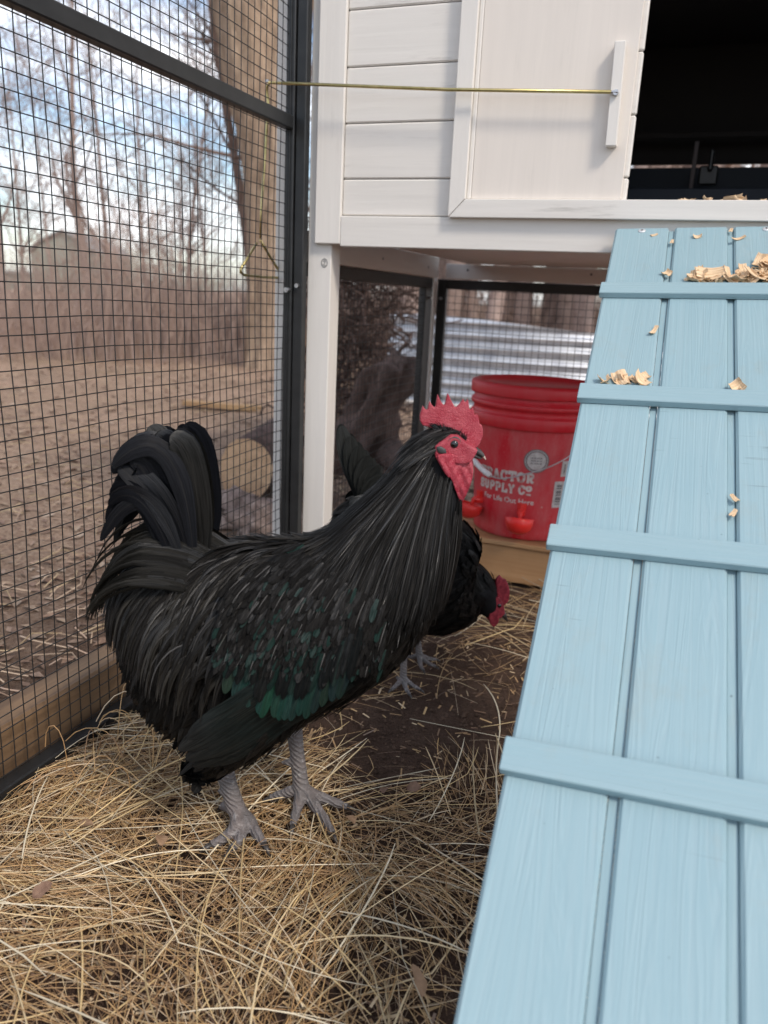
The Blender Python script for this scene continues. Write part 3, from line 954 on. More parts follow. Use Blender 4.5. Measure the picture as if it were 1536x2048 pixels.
# round sticker with three lines of small print
DA, DZ = R(5), .298
def disc(name, r, off, mat, r_in=0, parent=None):
    mm = MB()
    n_ = 40
    vs_ = [on_bucket(DA+r*math.cos(2*PI*i/n_)/.142, DZ+r*math.sin(2*PI*i/n_), off) for i in range(n_)]
    if r_in:
        vs_ += [on_bucket(DA+r_in*math.cos(2*PI*i/n_)/.142, DZ+r_in*math.sin(2*PI*i/n_), off) for i in range(n_)]
        mm.add(vs_, [(i, (i+1) % n_, n_+(i+1) % n_, n_+i) for i in range(n_)])
    else:
        vs_.append(on_bucket(DA, DZ, off))
        mm.add(vs_, [(i, (i+1) % n_, n_) for i in range(n_)])
    return mm.build(name, mat, parent or bk, recalc=False)
st = disc('round_label', .0215, .0010, M['label'])
for k_, (rr, ri) in enumerate(((.0285, .0262), (.0242, .0218))):
    disc('label_ring', rr, .0012, M['label_grey'], ri)
disc('label_ring', .0262, .0009, M['label'], .0242)
for k_ in range(3):
    mm = MB()
    for q in range(4):
        x0 = -.013+q*.0068
        mm.add([on_bucket(DA+x/.142, DZ+.006-k_*.0065+z, .0014) for x, z in ((x0, 0), (x0+.0055, 0), (x0+.0055, .0022), (x0, .0022))], [(0, 1, 2, 3)])
    mm.build('label_line', M['label_grey'], bk, recalc=False)
# barcode stickers at the right
for (a0, za, zb_, aw) in ((R(25), .185, .250, .030), (R(30), .262, .300, .02)):
    mm = MB()
    for i in range(4):
        a, b = a0+aw/.142*i/4, a0+aw/.142*(i+1)/4
        mm.add([on_bucket(a, za, .001), on_bucket(b, za, .001), on_bucket(b, zb_, .001), on_bucket(a, zb_, .001)], [(0, 1, 2, 3)])
    mm.build('sticker', M['label'], bk, recalc=False)
    mm = MB()
    n_ = 9
    for i in range(n_):
        z = za+.008+(zb_-za-.016)*i/n_
        hgt = (zb_-za)/n_*(.3+.4*((i*7) % 3)/2)
        a, b = a0+.006/.142, a0+(aw-.010)/.142
        mm.add([on_bucket(a, z, .0016), on_bucket(b, z, .0016), on_bucket(b, z+hgt, .0016), on_bucket(a, z+hgt, .0016)], [(0, 1, 2, 3)])
    mm.build('barcode', M['label_grey'], bk, recalc=False)
# bail handle hanging in front, with white grip
m = MB()
hp = []
for i in range(41):
    s = i/40
    ang = R(-92)+s*R(184)
    zc = .392 - .128*math.sin(PI*min(1, s*1.06))**.8 - .014*math.exp(-((s-.46)/.10)**2)
    hp.append(on_bucket(ang+R(-20), zc, .012+.012*math.sin(PI*s)))
m.tube(hp, .0016, 6)
hb = m.build('bail_handle', M['zinc'], bk, smooth=True)
m = MB()
gp = [p - Vector(bk.location) for p in hp[12:18]]
m.tube(gp, .0068, 10)
m.build('grip', M['grip'], hb, smooth=True, local=True)
# drinking cups
def cup(ang, z):
    c = on_bucket(ang, z, .034)
    d = Vector((math.cos(FA+ang), math.sin(FA+ang), 0)); sd_ = Vector((-d.y, d.x, 0))
    mm = MB()
    n_ = 24
    prof = [(0, -.030), (.016, -.029), (.028, -.021), (.0325, -.007), (.034, .009), (.0315, .009), (.030, -.005), (.024, -.018), (0, -.022)]
    vs_ = []
    for (r_, zz_) in prof:
        for k in range(n_):
            a = 2*PI*k/n_
            front = (math.cos(a)+1)/2
            zr = zz_ + (.006*front if zz_ > 0 else 0) - (.012*(1-front) if zz_ > 0 else 0)
            vs_.append(c + d*r_*math.cos(a) + sd_*r_*math.sin(a) + Vector((0, 0, zr)))
    fs = [(i*n_+k, i*n_+(k+1) % n_, (i+1)*n_+(k+1) % n_, (i+1)*n_+k) for i in range(len(prof)-1) for k in range(n_)]
    mm.add(vs_, fs)
    o = mm.build('drinking_cup', M['cup'], bk, smooth=True)
    mm = MB()
    L = Vector(bk.location)
    a = on_bucket(ang, z+.014, -.002)-L
    mm.tube([a, a+d*.012, a+d*.020], [.010, .010, .008], 12)
    mm.tube([a+d*.018+Vector((0, 0, .004)), a+d*.024+Vector((0, 0, .001)), a+d*.030+Vector((0, 0, -.018))], [.006, .0055, .003], 8)
    b0 = a+Vector((0, 0, .022))+d*.004
    mm.tube([b0, b0+Vector((0, 0, -.030))+d*.002], [.012, .009], 4)
    mm.build('valve', M['cup'], o, smooth=False, local=True)
cup(R(-4.5), .157)
cup(R(-55), .165)

# ------------------------------------------------------------------ birds
GR = random.Random(99)
def feather(mm, pts, nrms, W, prof, col, camber=.25, tipcol=None, twist=0):
    n = len(pts)
    rows = [(i/(n-1), pts[i], nrms[i]) for i in range(n-1)]
    ext = (.45, .75, .92, 1.0) if prof in ('round', 'broad') else (.6, 1.0)
    rows.append(((n-2)/(n-1), None, None)); rows.pop()
    for e in ext:
        rows.append(((n-2+e)/(n-1), pts[n-2].lerp(pts[n-1], e), nrms[n-1]))
    vs_, uv, cs = [], [], []
    gk = GR.randint(0, 15)
    N = len(rows)
    for i in range(N):
        s, p, nv = rows[i]
        t_ = rows[min(i+1, N-1)][1]-rows[max(i-1, 0)][1]
        t_ = t_.normalized() if t_.length > 1e-9 else Vector((0, 0, -1))
        nn = nv-t_*nv.dot(t_)
        nn = nn.normalized() if nn.length > 1e-6 else t_.orthogonal().normalized()
        side = t_.cross(nn)
        if prof == 'lance': w_ = W*min(1, .35+s/.25*.65)*max(.04, (1-s**2.2))**.8
        elif prof == 'round': w_ = W*min(1, .5+s/.35*.5)*math.sqrt(max(.004, 1-(max(0, s-.62)/.38)**2.2))
        elif prof == 'broad': w_ = W*min(1, .35+s/.3*.65)*math.sqrt(max(.004, 1-(max(0, s-.70)/.30)**2))
        else: w_ = W*(1-s*.8)
        vs_ += [p-side*w_-nn*camber*w_, p, p+side*w_-nn*camber*w_]
        uv += [(gk+.001, s), (gk+.5, s), (gk+.999, s)]
        c = col
        if tipcol is not None:
            k = max(0, (s-.55)/.45)
            c = tuple(a_*(1-k)+b_*k for a_, b_ in zip(col, tipcol))
        cs += [c]*3
    fs = []
    for i in range(N-1):
        a_ = i*3
        fs += [(a_, a_+1, a_+4, a_+3), (a_+1, a_+2, a_+5, a_+4)]
    b_ = len(mm.v)
    mm.v += [tuple(p) for p in vs_]
    mm.f += [tuple(i+b_ for i in f) for f in fs]
    mm.uv += uv
    mm.c += cs

def march(bvh, p, n0, dirf, L, n, clear):
    pts, nr = [], []
    p = p.copy()
    nn = n0.copy()
    pts.append(p + nn*clear(0)); nr.append(nn.copy())
    p = pts[0].copy()
    for i in range(1, n+1):
        s = i/n
        p = p + dirf(p, s, nn).normalized()*(L/n)
        loc, bn, idx, dist = bvh.find_nearest(p)
        if loc is not None:
            sgn = (p-loc).dot(bn)
            c = clear(s)
            if sgn < c:
                p = loc + bn*c + (p-loc-bn*sgn)
            if dist < .06:
                nn = (nn*.5+bn*.5).normalized()
        pts.append(p.copy()); nr.append(nn.copy())
    return pts, nr

def ring_loft(mm, secs, nseg=22, rings=44):
    """secs: (u, v, half height, half width[, w offset]) -> closed tube along the spine"""
    S = catmull([s if len(s) == 5 else (*s, 0) for s in secs], rings)
    C = S[:, :2]
    T = np.gradient(C, axis=0); T /= np.linalg.norm(T, axis=1)[:, None]+1e-9
    vs_ = []
    for i in range(rings):
        up_ = np.array([-T[i, 1], T[i, 0]])
        for k in range(nseg):
            a = 2*PI*k/nseg
            q = C[i]+up_*S[i, 2]*math.cos(a)
            vs_.append((q[0], S[i, 4]+S[i, 3]*math.sin(a), q[1]))
    fs = [(i*nseg+k, i*nseg+(k+1) % nseg, (i+1)*nseg+(k+1) % nseg, (i+1)*nseg+k) for i in range(rings-1) for k in range(nseg)]
    fs += [tuple(range(nseg)), tuple(reversed(range((rings-1)*nseg, rings*nseg)))]
    mm.add(vs_, fs)

def surf_samples(me, rng_, n):
    me.calc_loop_triangles()
    tris = [(tuple(t.vertices), t.area) for t in me.loop_triangles]
    wts = [a for _, a in tris]
    outl = []
    for (tv, _) in rng_.choices(tris, wts, k=n):
        a, b = rng_.random(), rng_.random()
        if a+b > 1: a, b = 1-a, 1-b
        p = [me.vertices[i].co for i in tv]
        nn = (p[1]-p[0]).cross(p[2]-p[0])
        if nn.length < 1e-12: continue
        outl.append((p[0]+(p[1]-p[0])*a+(p[2]-p[0])*b, nn.normalized()))
    return outl

def black(rng_, lo=.006, hi=.016, warm=0.0, green=0.0):
    b = (lo+(hi-lo)*rng_.random())*.62
    return (b*(1+.25*warm), b*(1+.06*warm+green), b*(1-.12*warm+green*.6))

def poly_solid(pts2, half, name, voxel, sm=6, ybase=0.0, bulge=None):
    """extrude a side outline (u,v) to +-half thickness and round it into skin"""
    mm = MB()
    n_ = len(pts2)
    a = [(p[0], ybase-half, p[1]) for p in pts2]; b = [(p[0], ybase+half, p[1]) for p in pts2]
    mm.add(a+b, [tuple(range(n_)), tuple(reversed(range(n_, 2*n_)))]+[(i, (i+1) % n_, n_+(i+1) % n_, n_+i) for i in range(n_)])
    me = remeshed(mm, voxel, sm, name)
    return me

# ---- the rooster: local x = forward, y = left, z = up
RH = R(22)
RPOS = Vector((-.391, .755, 0))
rooster = empty('rooster', RPOS, 'large black rooster with red comb and wattles standing in the straw', 'rooster', rz=RH)
def to_loc(p):
    d = Vector(p)-RPOS
    return Vector((d.x*math.cos(RH)+d.y*math.sin(RH), -d.x*math.sin(RH)+d.y*math.cos(RH), d.z))
m = MB()
k_ = K
secs = [(-.235, .37, .020, .020), (-.20, .362, .068, .056), (-.14, .342, .108, .085), (-.07, .328, .127, .104), (.00, .337, .124, .112), (.065, .365, .113, .104),
        (.112, .409, .097, .090), (.142, .456, .082, .074), (.165, .505, .066, .054), (.181, .552, .047, .036), (.191, .588, .035, .026), (.204, .606, .024, .020), (.222, .606, .015, .015), (.236, .602, .006, .006)]
ring_loft(m, [tuple(x*k_ for x in s) for s in secs])
# thighs and rear fluff
ring_loft(m, [tuple(x*k_ for x in s) for s in [(-.02, .29, .065, .045, -.050), (-.055, .235, .060, .044, -.057), (-.085, .182, .038, .032, -.058), (-.100, .148, .017, .017, -.058)]], 16, 14)
ring_loft(m, [tuple(x*k_ for x in s) for s in [(.0, .27, .07, .05, .055), (-.01, .21, .062, .048, .060), (-.018, .165, .036, .034, .058), (-.018, .14, .018, .018, .056)]], 16, 14)
ring_loft(m, [tuple(x*k_ for x in s) for s in [(-.225, .33, .02, .03), (-.195, .305, .055, .055), (-.15, .272, .072, .078), (-.10, .250, .066, .080), (-.03, .27, .05, .06)]], 18, 20)
bme = remeshed(m, .0055, 6, 'body')
body = mesh_obj('body', bme, M['body'], rooster)
bvh = BVHTree.FromPolygons([v.co.copy() for v in bme.vertices], [tuple(p.vertices) for p in bme.polygons])
rg = random.Random(5)
DN = Vector((0, 0, -1)); BK = Vector((-1, 0, 0))

# (a) contour plumage over breast, belly and thighs
m = MB()
for (p, n_) in surf_samples(bme, rg, 3300):
    u, v = p.x/k_, p.z/k_
    if v > .47 and u > .10: continue
    if v > .30 and u < .02: continue
    L = (.040+.018*rg.random())*k_
    back = .9 if v > .3 else .55
    if u < -.17: continue
    jit = Vector((rg.gauss(0, .16), rg.gauss(0, .16), rg.gauss(0, .12)))
    def df(q, s, nn, jit=jit, back=back): 
        d = BK*back + DN*.62 + jit
        return d - nn*d.dot(nn)*.9
    pts, nr = march(bvh, p, n_, df, L, 4, lambda s: .0012+.004*s)
    wv = .45+.5*noise.noise((u*9, p.y*9, v*9))
    feather(m, pts, nr, (.0085+.004*rg.random())*k_, 'round', black(rg, .005, .013, wv), .18)
m.build('body_plumage', M['feather_soft'], rooster, smooth=True, kind='stuff', local=True, recalc=False)

# (b) hackle
m = MB()
spine = catmull([s for s in secs], 140)
neck = [s for s in spine if s[0] > .055 and s[1] > .33]
neck.sort(key=lambda s: s[0]+s[1])
def neck_root(tt, th):
    i = min(len(neck)-2, int(tt*(len(neck)-1)))
    s0, s1 = neck[i], neck[i+1]
    T = Vector((s1[0]-s0[0], 0, s1[1]-s0[1])).normalized()
    U = Vector((-T.z, 0, T.x))
    c = Vector((s0[0], 0, s0[1]))
    p = c + U*s0[2]*math.cos(th) + Vector((0, 1, 0))*s0[3]*math.sin(th)
    n_ = (U*math.cos(th)/max(.01, s0[2]) + Vector((0, 1, 0))*math.sin(th)/max(.01, s0[3])).normalized()
    return p*k_, n_, T
for layer in range(3900):
    tt = .12+.80*rg.random()**.85
    th = rg.uniform(-PI, PI)
    p, n_, T = neck_root(tt, th)
    if (p.z/k_ > .578 and p.x/k_ > .188) or (p.z/k_ > .55 and p.x/k_ > .212): continue          # bare face
    L = (.075+.085*(1-abs(tt-.45))+.03*rg.random())*k_
    if tt > .8: L *= .62
    fr = max(0, -math.cos(th))                               # 1 at the throat
    jit = Vector((rg.gauss(0, .07), rg.gauss(0, .07), 0))
    L = max(.022*k_, min(L, (p.z-(.375+.02*rg.random()-.03*math.cos(th))*k_)/.80))
    def df(q, s, nn, T=T, jit=jit, fr=fr):
        d = -T*.9 + DN*(.25+.9*s) + BK*(.25*(1-fr)*s+.1) + jit
        return d - nn*d.dot(nn)*.75
    lift = .0012+.0035*rg.random()+.002*tt
    pts, nr = march(bvh, p, n_, df, L, 8, lambda s, lift=lift: lift*(.5+.9*s)+.003*s)
    q_ = rg.random()
    col = black(rg, .006, .014, .5) if q_ < .80 else (black(rg, .014, .030, .4) if q_ < .93 else black(rg, .05, .12, .25))  # palest thin strands are highlight streaks painted into the feather colour
    feather(m, pts, nr, (.0009+.0014*rg.random())*k_*(1 if q_ < .93 else .45), 'lance', col, .6)
m.build('hackle_feathers', M['feather'], rooster, smooth=True, kind='stuff', local=True, recalc=False)

# (c) saddle
def hem(u): return .200+1.05*max(0, -.130-u)
def hemmed(p, n_, df, L, n, clear, near=.03):
    for _ in range(7):
        pts, nr = march(bvh, p, n_, df, L, n, clear)
        e = pts[-1]/k_
        if e.z > hem(e.x)+near*min(1, abs(e.y)/.1)+rg.uniform(-.012, .012): break
        L *= .84
    return pts, nr
m = MB()
for i in range(1900):
    u = rg.uniform(-.19, .065)
    th = rg.gauss(0, .75)
    if abs(th) > 1.7: continue
    s0 = min(spine, key=lambda s: abs(s[0]-u)+(1 if s[1] > .42 else 0))
    p = Vector((s0[0], s0[3]*math.sin(th), s0[1]+s0[2]*math.cos(th)))*k_
    loc, bn, _, _ = bvh.find_nearest(p)
    if bn is None: continue
    back = max(0, min(1, (.05-u)/.2))
    L = (.050+.155*back*rg.uniform(.55, 1.05))*k_
    sd_ = math.copysign(1, th) if abs(th) > .12 else rg.choice((-1, 1))
    jit = Vector((rg.gauss(0, .035), rg.gauss(0, .03), rg.gauss(0, .035)))
    def df(q, s, nn, sd_=sd_, jit=jit, back=back, th=th):
        wall = max(0, min(1, (-.205*k_-q.x)/(.03*k_)))
        d = BK*(1.0-.72*s)*(1-wall) + DN*(-.05+1.35*s*s+.75*s*min(1, abs(th))+.8*wall) + Vector((0, sd_*(.22+.25*s*(1-s)), 0)) + jit
        return d - nn*d.dot(nn)*.5
    lift = .002+.006*rg.random()+.005*back
    pts, nr = hemmed(loc, bn, df, L, 10, lambda s, lift=lift: lift*(.6+1.2*s))
    q_ = rg.random()
    col = black(rg, .007, .016, .7) if q_ < .70 else (black(rg, .020, .042, .8, .05) if q_ < .95 else black(rg, .06, .11, .3))
    feather(m, pts, nr, (.0020+.0030*rg.random())*k_*(1 if q_ < .95 else .3), 'lance', col, .5)
m.build('saddle_feathers', M['feather'], rooster, smooth=True, kind='stuff', local=True, recalc=False)

# (d) wings on both sides
def side_hit(u, v, sgn):
    h = bvh.ray_cast(Vector((u*k_, sgn*.4, v*k_)), Vector((0, -sgn, 0)))
    return (h[0], h[1]) if h[0] is not None else (None, None)
def wing_feather(mm, u, v, sgn, d2, L, W, prof, col, c0, c1, n=6, tipcol=None, camber=.3, curve=0):
    p, n_ = side_hit(u, v, sgn)
    if p is None: return
    def df(q, s, nn):
        a = math.atan2(d2[1], d2[0])+curve*s
        d = Vector((math.cos(a), 0, math.sin(a)))
        return d - nn*d.dot(nn)*.8
    pts, nr = march(bvh, p, n_, df, L*k_, n, lambda s: c0+(c1-c0)*s)
    feather(mm, pts, nr, W*k_, prof, col, camber, tipcol)
for sgn in (-1, 1):
    for i in range(10):                                   # flight feathers
        q = i/9
        mm = MB()
        wing_feather(mm, .090-.085*q, .305+.035*q, sgn, (-.80+.10*q, -.56-.12*q), .215-.045*q+.012*(i % 3), .0135, 'broad', (.006, .0095, .0092) if i % 3 else (.008, .013, .0125), .007+.0014*i, .0095+.0014*i, 9, (.009, .0092, .0088), .16, -.10)
        if mm.v: mm.build('flight_feather', M['feather_tail'], rooster, smooth=True, local=True, recalc=False)
    for i in range(17):                                   # dark green greater coverts, glossier to the rear
        q = i/16
        mm = MB()
        gq = .35+.65*math.exp(-((q-.38)/.34)**2)
        tl = (.010+.004*rg.random(), (.026+.016*rg.random())*gq+.008, (.021+.014*rg.random())*gq+.008)
        wing_feather(mm, -.040+.130*q+rg.uniform(-.003, .003), .368-.030*math.sin(q*PI)+.012*q, sgn, (-.36+.14*q, -.94), .074+.014*rg.random(), .0082, 'round', tl, .0175+.0004*i, .0215, 7, None, .35, .12)
        if mm.v: mm.build('wing_covert', M['feather_tail'], rooster, smooth=True, local=True, recalc=False)
    for i in range(24):                                   # slim black coverts lapping over them
        q = i/23
        mm = MB()
        tl = (.007, .008, .008) if i % 4 else (.009, .020, .017)
        wing_feather(mm, -.046+.140*q+rg.uniform(-.004, .004), .378-.030*math.sin(q*PI)+.012*q, sgn, (-.38+.14*q, -.93), .048+.022*rg.random(), .0056, 'round', tl, .0205+.0003*i, .0240, 7, None, .45, .10)
        if mm.v: mm.build('wing_covert', M['feather_wing'], rooster, smooth=True, local=True, recalc=False)
    mm = MB()
    for i in range(1250):                                  # small overlapping coverts of the wing bow
        u, v = rg.uniform(-.065, .125), rg.uniform(.355, .458)
        if v > .458-.40*abs(u-.03) or (sgn > 0 and v > .40): continue
        a = rg.random()
        col = black(rg, .007, .014, .4) if a < .60 else ((.010, .024, .020) if a < (.84 if v < .40 else .68) else (black(rg, .012, .020, .4) if a < .92 else black(rg, .07, .16, .3)))
        wing_feather(mm, u, v, sgn, (-.42+rg.gauss(0, .10), -.9), .026+.014*rg.random(), (.0027+.0016*rg.random())*(1 if a < .92 else .24), 'round' if a < .92 else 'lance', col, .017+.006*(v-.32)/.12, .0225+.004*rg.random()+(.0015 if a > .9 else 0), 5, None, .4, .1)
    mm.build('wing_bow_coverts', M['feather_wing'], rooster, smooth=True, kind='stuff', local=True, recalc=False)

# (e) tail: broad upright feathers, then drooping sickles
for i in range(34):
    q = (i//2)/16
    sgn = -1 if i % 2 == 0 else 1
    y = sgn*(.004+.030*rg.random())
    P = [(-.120-.05*q, y*.6, .405), (-.116-.070*q, y*1.0, .520+.01*rg.random()), (-.122-.078*q, y*1.2, .606-.02*q), (-.152-.062*q, y*1.25, .604-.035*q*q+.010*rg.gauss(0, 1))]
    pts = [Vector(p)*k_ for p in bez(P, 12)]
    nr = [Vector((.25+rg.gauss(0, .35), sgn*1.0, .12+rg.gauss(0, .2)))]*12
    mm = MB()
    feather(mm, pts, nr, (.0150+.007*rg.random())*k_, 'broad', (.006, .0066, .0088) if i % 3 else (.011, .0108, .0098), .09)
    mm.build('tail_feather', M['feather_tail'], rooster, smooth=True, local=True, recalc=False)
for i in range(46):                                          # drooping main sickles that close the fan behind
    sgn = -1 if i % 2 else 1
    a = rg.random(); b = rg.random()
    y = sgn*(.012+.030*b)
    c9 = rg.random()
    P = [(-.130-.035*a, y, .43), (-.145-.045*a, y*1.2, .560-.03*b), (-.190-.025*a, y*1.3, .612-.06*b), (-.212-.040*c9, y*1.2, .590-.15*c9)]
    pts = [Vector(p)*k_ for p in bez(P, 14)]
    mm = MB()
    feather(mm, pts, [Vector((.15+rg.gauss(0, .4), sgn, .10+rg.gauss(0, .25)))]*14, (.0065+.0065*rg.random())*k_, 'broad', (.0055, .006, .0078) if i % 4 else (.010, .0098, .009), .10)
    mm.build('sickle_feather', M['feather_tail'], rooster, smooth=True, local=True, recalc=False)
for i in range(9):                                           # curled sickles at the top
    sgn = -1 if i % 3 else 1
    y = sgn*(.010+.024*rg.random())
    a = rg.random()
    P = [(-.12-.02*a, y, .44), (-.118-.03*a, y*1.3, .60), (-.165-.02*a, y*1.5, .632), (-.218-.012*a, y*1.6, .583-.03*a)]
    pts = [Vector(p)*k_ for p in bez(P, 14)]
    mm = MB()
    feather(mm, pts, [Vector((.3, sgn, .35))]*14, (.012+.005*rg.random())*k_, 'broad', (.0085, .009, .011), .3)
    mm.build('sickle_feather', M['feather_tail'], rooster, smooth=True, local=True, recalc=False)
for i in range(92):                                          # side sickles sweeping back and down
    sgn = -1 if i % 3 else 1
    a, b = rg.random(), rg.random()
    y = sgn*(.012+.075*b)
    drop = .10+.16*a
    P = [(-.055-.05*b, y*.75, .440-.05*b), (-.135-.03*a, y*1.1, .515-.075*b+.02*a), (-.225-.02*a, y*1.2, .505-.08*b), (-.246-.010*rg.random(), y*1.1, .490-.08*b-drop)]
    zm = (hem(P[3][0])+.05); P[3] = (P[3][0], P[3][1], max(P[3][2], zm))
    if i < 5: P[3] = (-.262-.003*i, y, .43-.008*i)
    pts = [Vector(p)*k_ for p in bez(P, 13)]
    nr = []
    for j in range(13):
        tt_ = (pts[min(j+1, 12)]-pts[max(j-1, 0)]).normalized()
        un = Vector((-tt_.z, 0, tt_.x))
        if un.z < 0 and j < 6: un = -un
        nr.append((un*.5+Vector((0, sgn*.9, 0))).normalized())
    mm = MB()
    feather(mm, pts, nr, (.0030+.0032*rg.random())*k_, 'lance', black(rg, .008, .020, .9, .08), .55)
    mm.build('side_sickle', M['feather'], rooster, smooth=True, local=True, recalc=False)
# rear fluff hanging under the tail
m = MB()
for i in range(520):
    u = rg.uniform(-.22, -.06); v = rg.uniform(.19, .36)
    sgn = -1 if rg.random() < .6 else 1
    p, n_ = side_hit(u, v, sgn)
    if p is None: continue
    jit = Vector((rg.gauss(0, .15), rg.gauss(0, .15), 0))
    def df(q, s, nn, jit=jit): return BK*.35+DN*1.0+jit*.6-nn*.05
    pts, nr = hemmed(p, n_, df, (.045+.03*rg.random())*k_, 6, lambda s: .003+.005*s, -.03)
    feather(m, pts, nr, (.004+.005*rg.random())*k_, 'lance', black(rg, .006, .015, .8), .3)
m.build('fluff', M['feather_soft'], rooster, smooth=True, kind='stuff', local=True, recalc=False)

m = MB()
for (p, n_) in surf_samples(bme, rg, 2600):
    u, v = p.x/k_, p.z/k_
    if not (-.15 < u < .10 and .165 < v < .29 and abs(p.y) > .01): continue
    jit = Vector((rg.gauss(0, .2), rg.gauss(0, .2), rg.gauss(0, .1)))
    def df(q, s, nn, jit=jit):
        d = BK*.75+DN*.7+jit
        return d-nn*d.dot(nn)*.6
    lf = .002+.007*rg.random()
    pts, nr = march(bvh, p, n_, df, (.024+.020*rg.random())*k_, 5, lambda s, lf=lf: lf+.003*s)
    feather(m, pts, nr, (.0028+.003*rg.random())*k_, 'lance', black(rg, .005, .014, .9), .25)
m.build('thigh_fluff', M['feather_soft'], rooster, smooth=True, kind='stuff', local=True, recalc=False)

# ---- head details (outlines in the side plane, listing units)
def zp(x, y):                   # photo crop -> side plane of the head
    return ((.1673+(x-520)*.000105)*k_, (.6470-(y-420)*.0001035)*k_)
def mk(P): return [zp(*p) for p in P]
comb_o = [(498, 420), (512, 360), (528, 322), (560, 338), (588, 352), (598, 300), (608, 252), (640, 282), (688, 318), (694, 240), (704, 166), (740, 215), (800, 292), (812, 210), (828, 142), (870, 200), (940, 306), (985, 255), (1030, 210), (1052, 240), (1086, 210), (1108, 290), (1120, 338), (1150, 308), (1172, 350), (1188, 402), (1215, 386), (1242, 440), (1256, 500), (1282, 506), (1302, 570), (1306, 640), (1285, 720), (1250, 795), (1180, 815), (1080, 790), (1040, 700), (960, 640), (850, 600), (760, 590), (640, 566), (540, 545), (505, 490)]
def spiky(P):
    return [(x, y-(26 if (0 < i < 32 and y < P[i-1][1] and y < P[(i+1) % len(P)][1]) else -4 if (0 < i < 32 and y > P[i-1][1] and y > P[i+1][1]) else 0)) for i, (x, y) in enumerate(P)]
comb = mesh_obj('comb', poly_solid(mk(spiky(comb_o)), .0040, 'comb', .0009, 4), M['red_skin'], rooster)
face_o = [(690, 760), (790, 690), (880, 620), (980, 625), (1060, 690), (1150, 740), (1225, 785), (1215, 840), (1180, 875), (1150, 930), (1060, 960), (900, 950), (800, 900), (700, 870)]
face = mesh_obj('face', poly_solid(mk([(x, y+(25 if y > 850 else 0)) for x, y in face_o]), .0235, 'face', .0014, 9), M['red_skin'], rooster)
wat_o = [(720, 850), (850, 840), (1000, 850), (1130, 860), (1172, 950), (1202, 1060), (1195, 1180), (1160, 1330), (1098, 1485), (1040, 1440), (985, 1320), (930, 1190), (890, 1130), (800, 1010), (730, 920)]
for sgn in (-1, 1):
    wm = poly_solid(mk(wat_o), .0030, 'wattle', .0011, 7, ybase=0)
    for v in wm.vertices:
        dd = (.6-v.co.z/k_)
        v.co.y += sgn*(.0160+.55*max(0, .222*k_-v.co.x)-.06*max(0, dd-.03)*k_+.0012*math.sin(v.co.x*600)*math.sin(v.co.z*330))
        if sgn > 0: v.co.x += .004
    mesh_obj('wattle', wm, M['red_skin'], rooster)
# second fold behind, near ear
lob_o = [(690, 870), (760, 870), (830, 960), (900, 1080), (890, 1150), (830, 1090), (760, 980)]
for sgn in (-1, 1):
    lm = poly_solid(mk(lob_o), .0028, 'wattle_fold', .0011, 5, ybase=sgn*.0275)
    mesh_obj('wattle_fold', lm, M['red_skin'], rooster)
# beak: two mandibles
def loft3(name, rows, mat, parent, n=12):
    mm = MB()
    rows = catmull(rows, 16)
    vs_ = []
    for (x, z, hz, hy) in rows:
        for k in range(n):
            a = 2*PI*k/n
            vs_.append((x, hy*math.sin(a), z+hz*math.cos(a)))
    R_ = len(rows)
    fs = [(i*n+k, i*n+(k+1) % n, (i+1)*n+(k+1) % n, (i+1)*n+k) for i in range(R_-1) for k in range(n)]
    fs += [tuple(range(n)), tuple(reversed(range((R_-1)*n, R_*n)))]
    mm.add(vs_, fs)
    return mm.build(name, mat, parent, smooth=True, local=True)
def br(x, y, hz, hy): p = zp(x, y); return (p[0], p[1], hz, hy)
beak = loft3('upper_beak', [br(1110, 830, .0045, .0085), br(1170, 828, .0048, .0080), br(1250, 848, .0044, .0060), br(1320, 890, .0034, .0038), br(1360, 930, .0015, .0014)], M['beak'], rooster)
loft3('beak_tip', [br(1325, 905, .0022, .0030), br(1352, 925, .0022, .0022), br(1376, 955, .0006, .0006)], M['beak_tip'], beak)
loft3('lower_beak', [br(1120, 885, .0030, .0072), br(1190, 898, .0030, .0058), br(1265, 922, .0022, .0040), br(1325, 948, .0008, .0010)], M['beak'], rooster)
for sgn in (-1, 1):
    ex, ez = zp(928, 725)
    for nm, r_, fy, mt in (('eye', .0076, .0190, M['iris']), ('pupil', .0043, .0230, M['pupil'])):
        mm = MB()
        prof = [(r_*math.sin(a), r_*math.cos(a)) for a in np.linspace(0, PI, 11)]
        n_ = 16
        mm.add([(ex+rr*math.cos(2*PI*k/n_), sgn*fy+zz_*.72, ez+rr*math.sin(2*PI*k/n_)) for rr, zz_ in prof for k in range(n_)],
               [(i*n_+k, i*n_+(k+1) % n_, (i+1)*n_+(k+1) % n_, (i+1)*n_+k) for i in range(10) for k in range(n_)])
        if nm == 'eye': eo = mm.build(nm, mt, rooster, smooth=True, local=True)
        else: mm.build(nm, mt, eo, smooth=True, local=True)
    mm = MB()                                            # eyelid ring
    mm.tube([(ex+.0072*math.cos(a), sgn*(.0222), ez+.0070*math.sin(a)) for a in np.linspace(0, 2*PI, 21)], .0013, 6, False)
    mm.build('eyelid', M['ear'], rooster, smooth=True, local=True)
    el = poly_solid(mk([(705, 770), (760, 752), (830, 790), (845, 850), (800, 862), (730, 845)]), .0035, 'ear_lobe', .0012, 6, ybase=sgn*.0215)
    mesh_obj('ear_lobe', el, M['ear'], rooster)
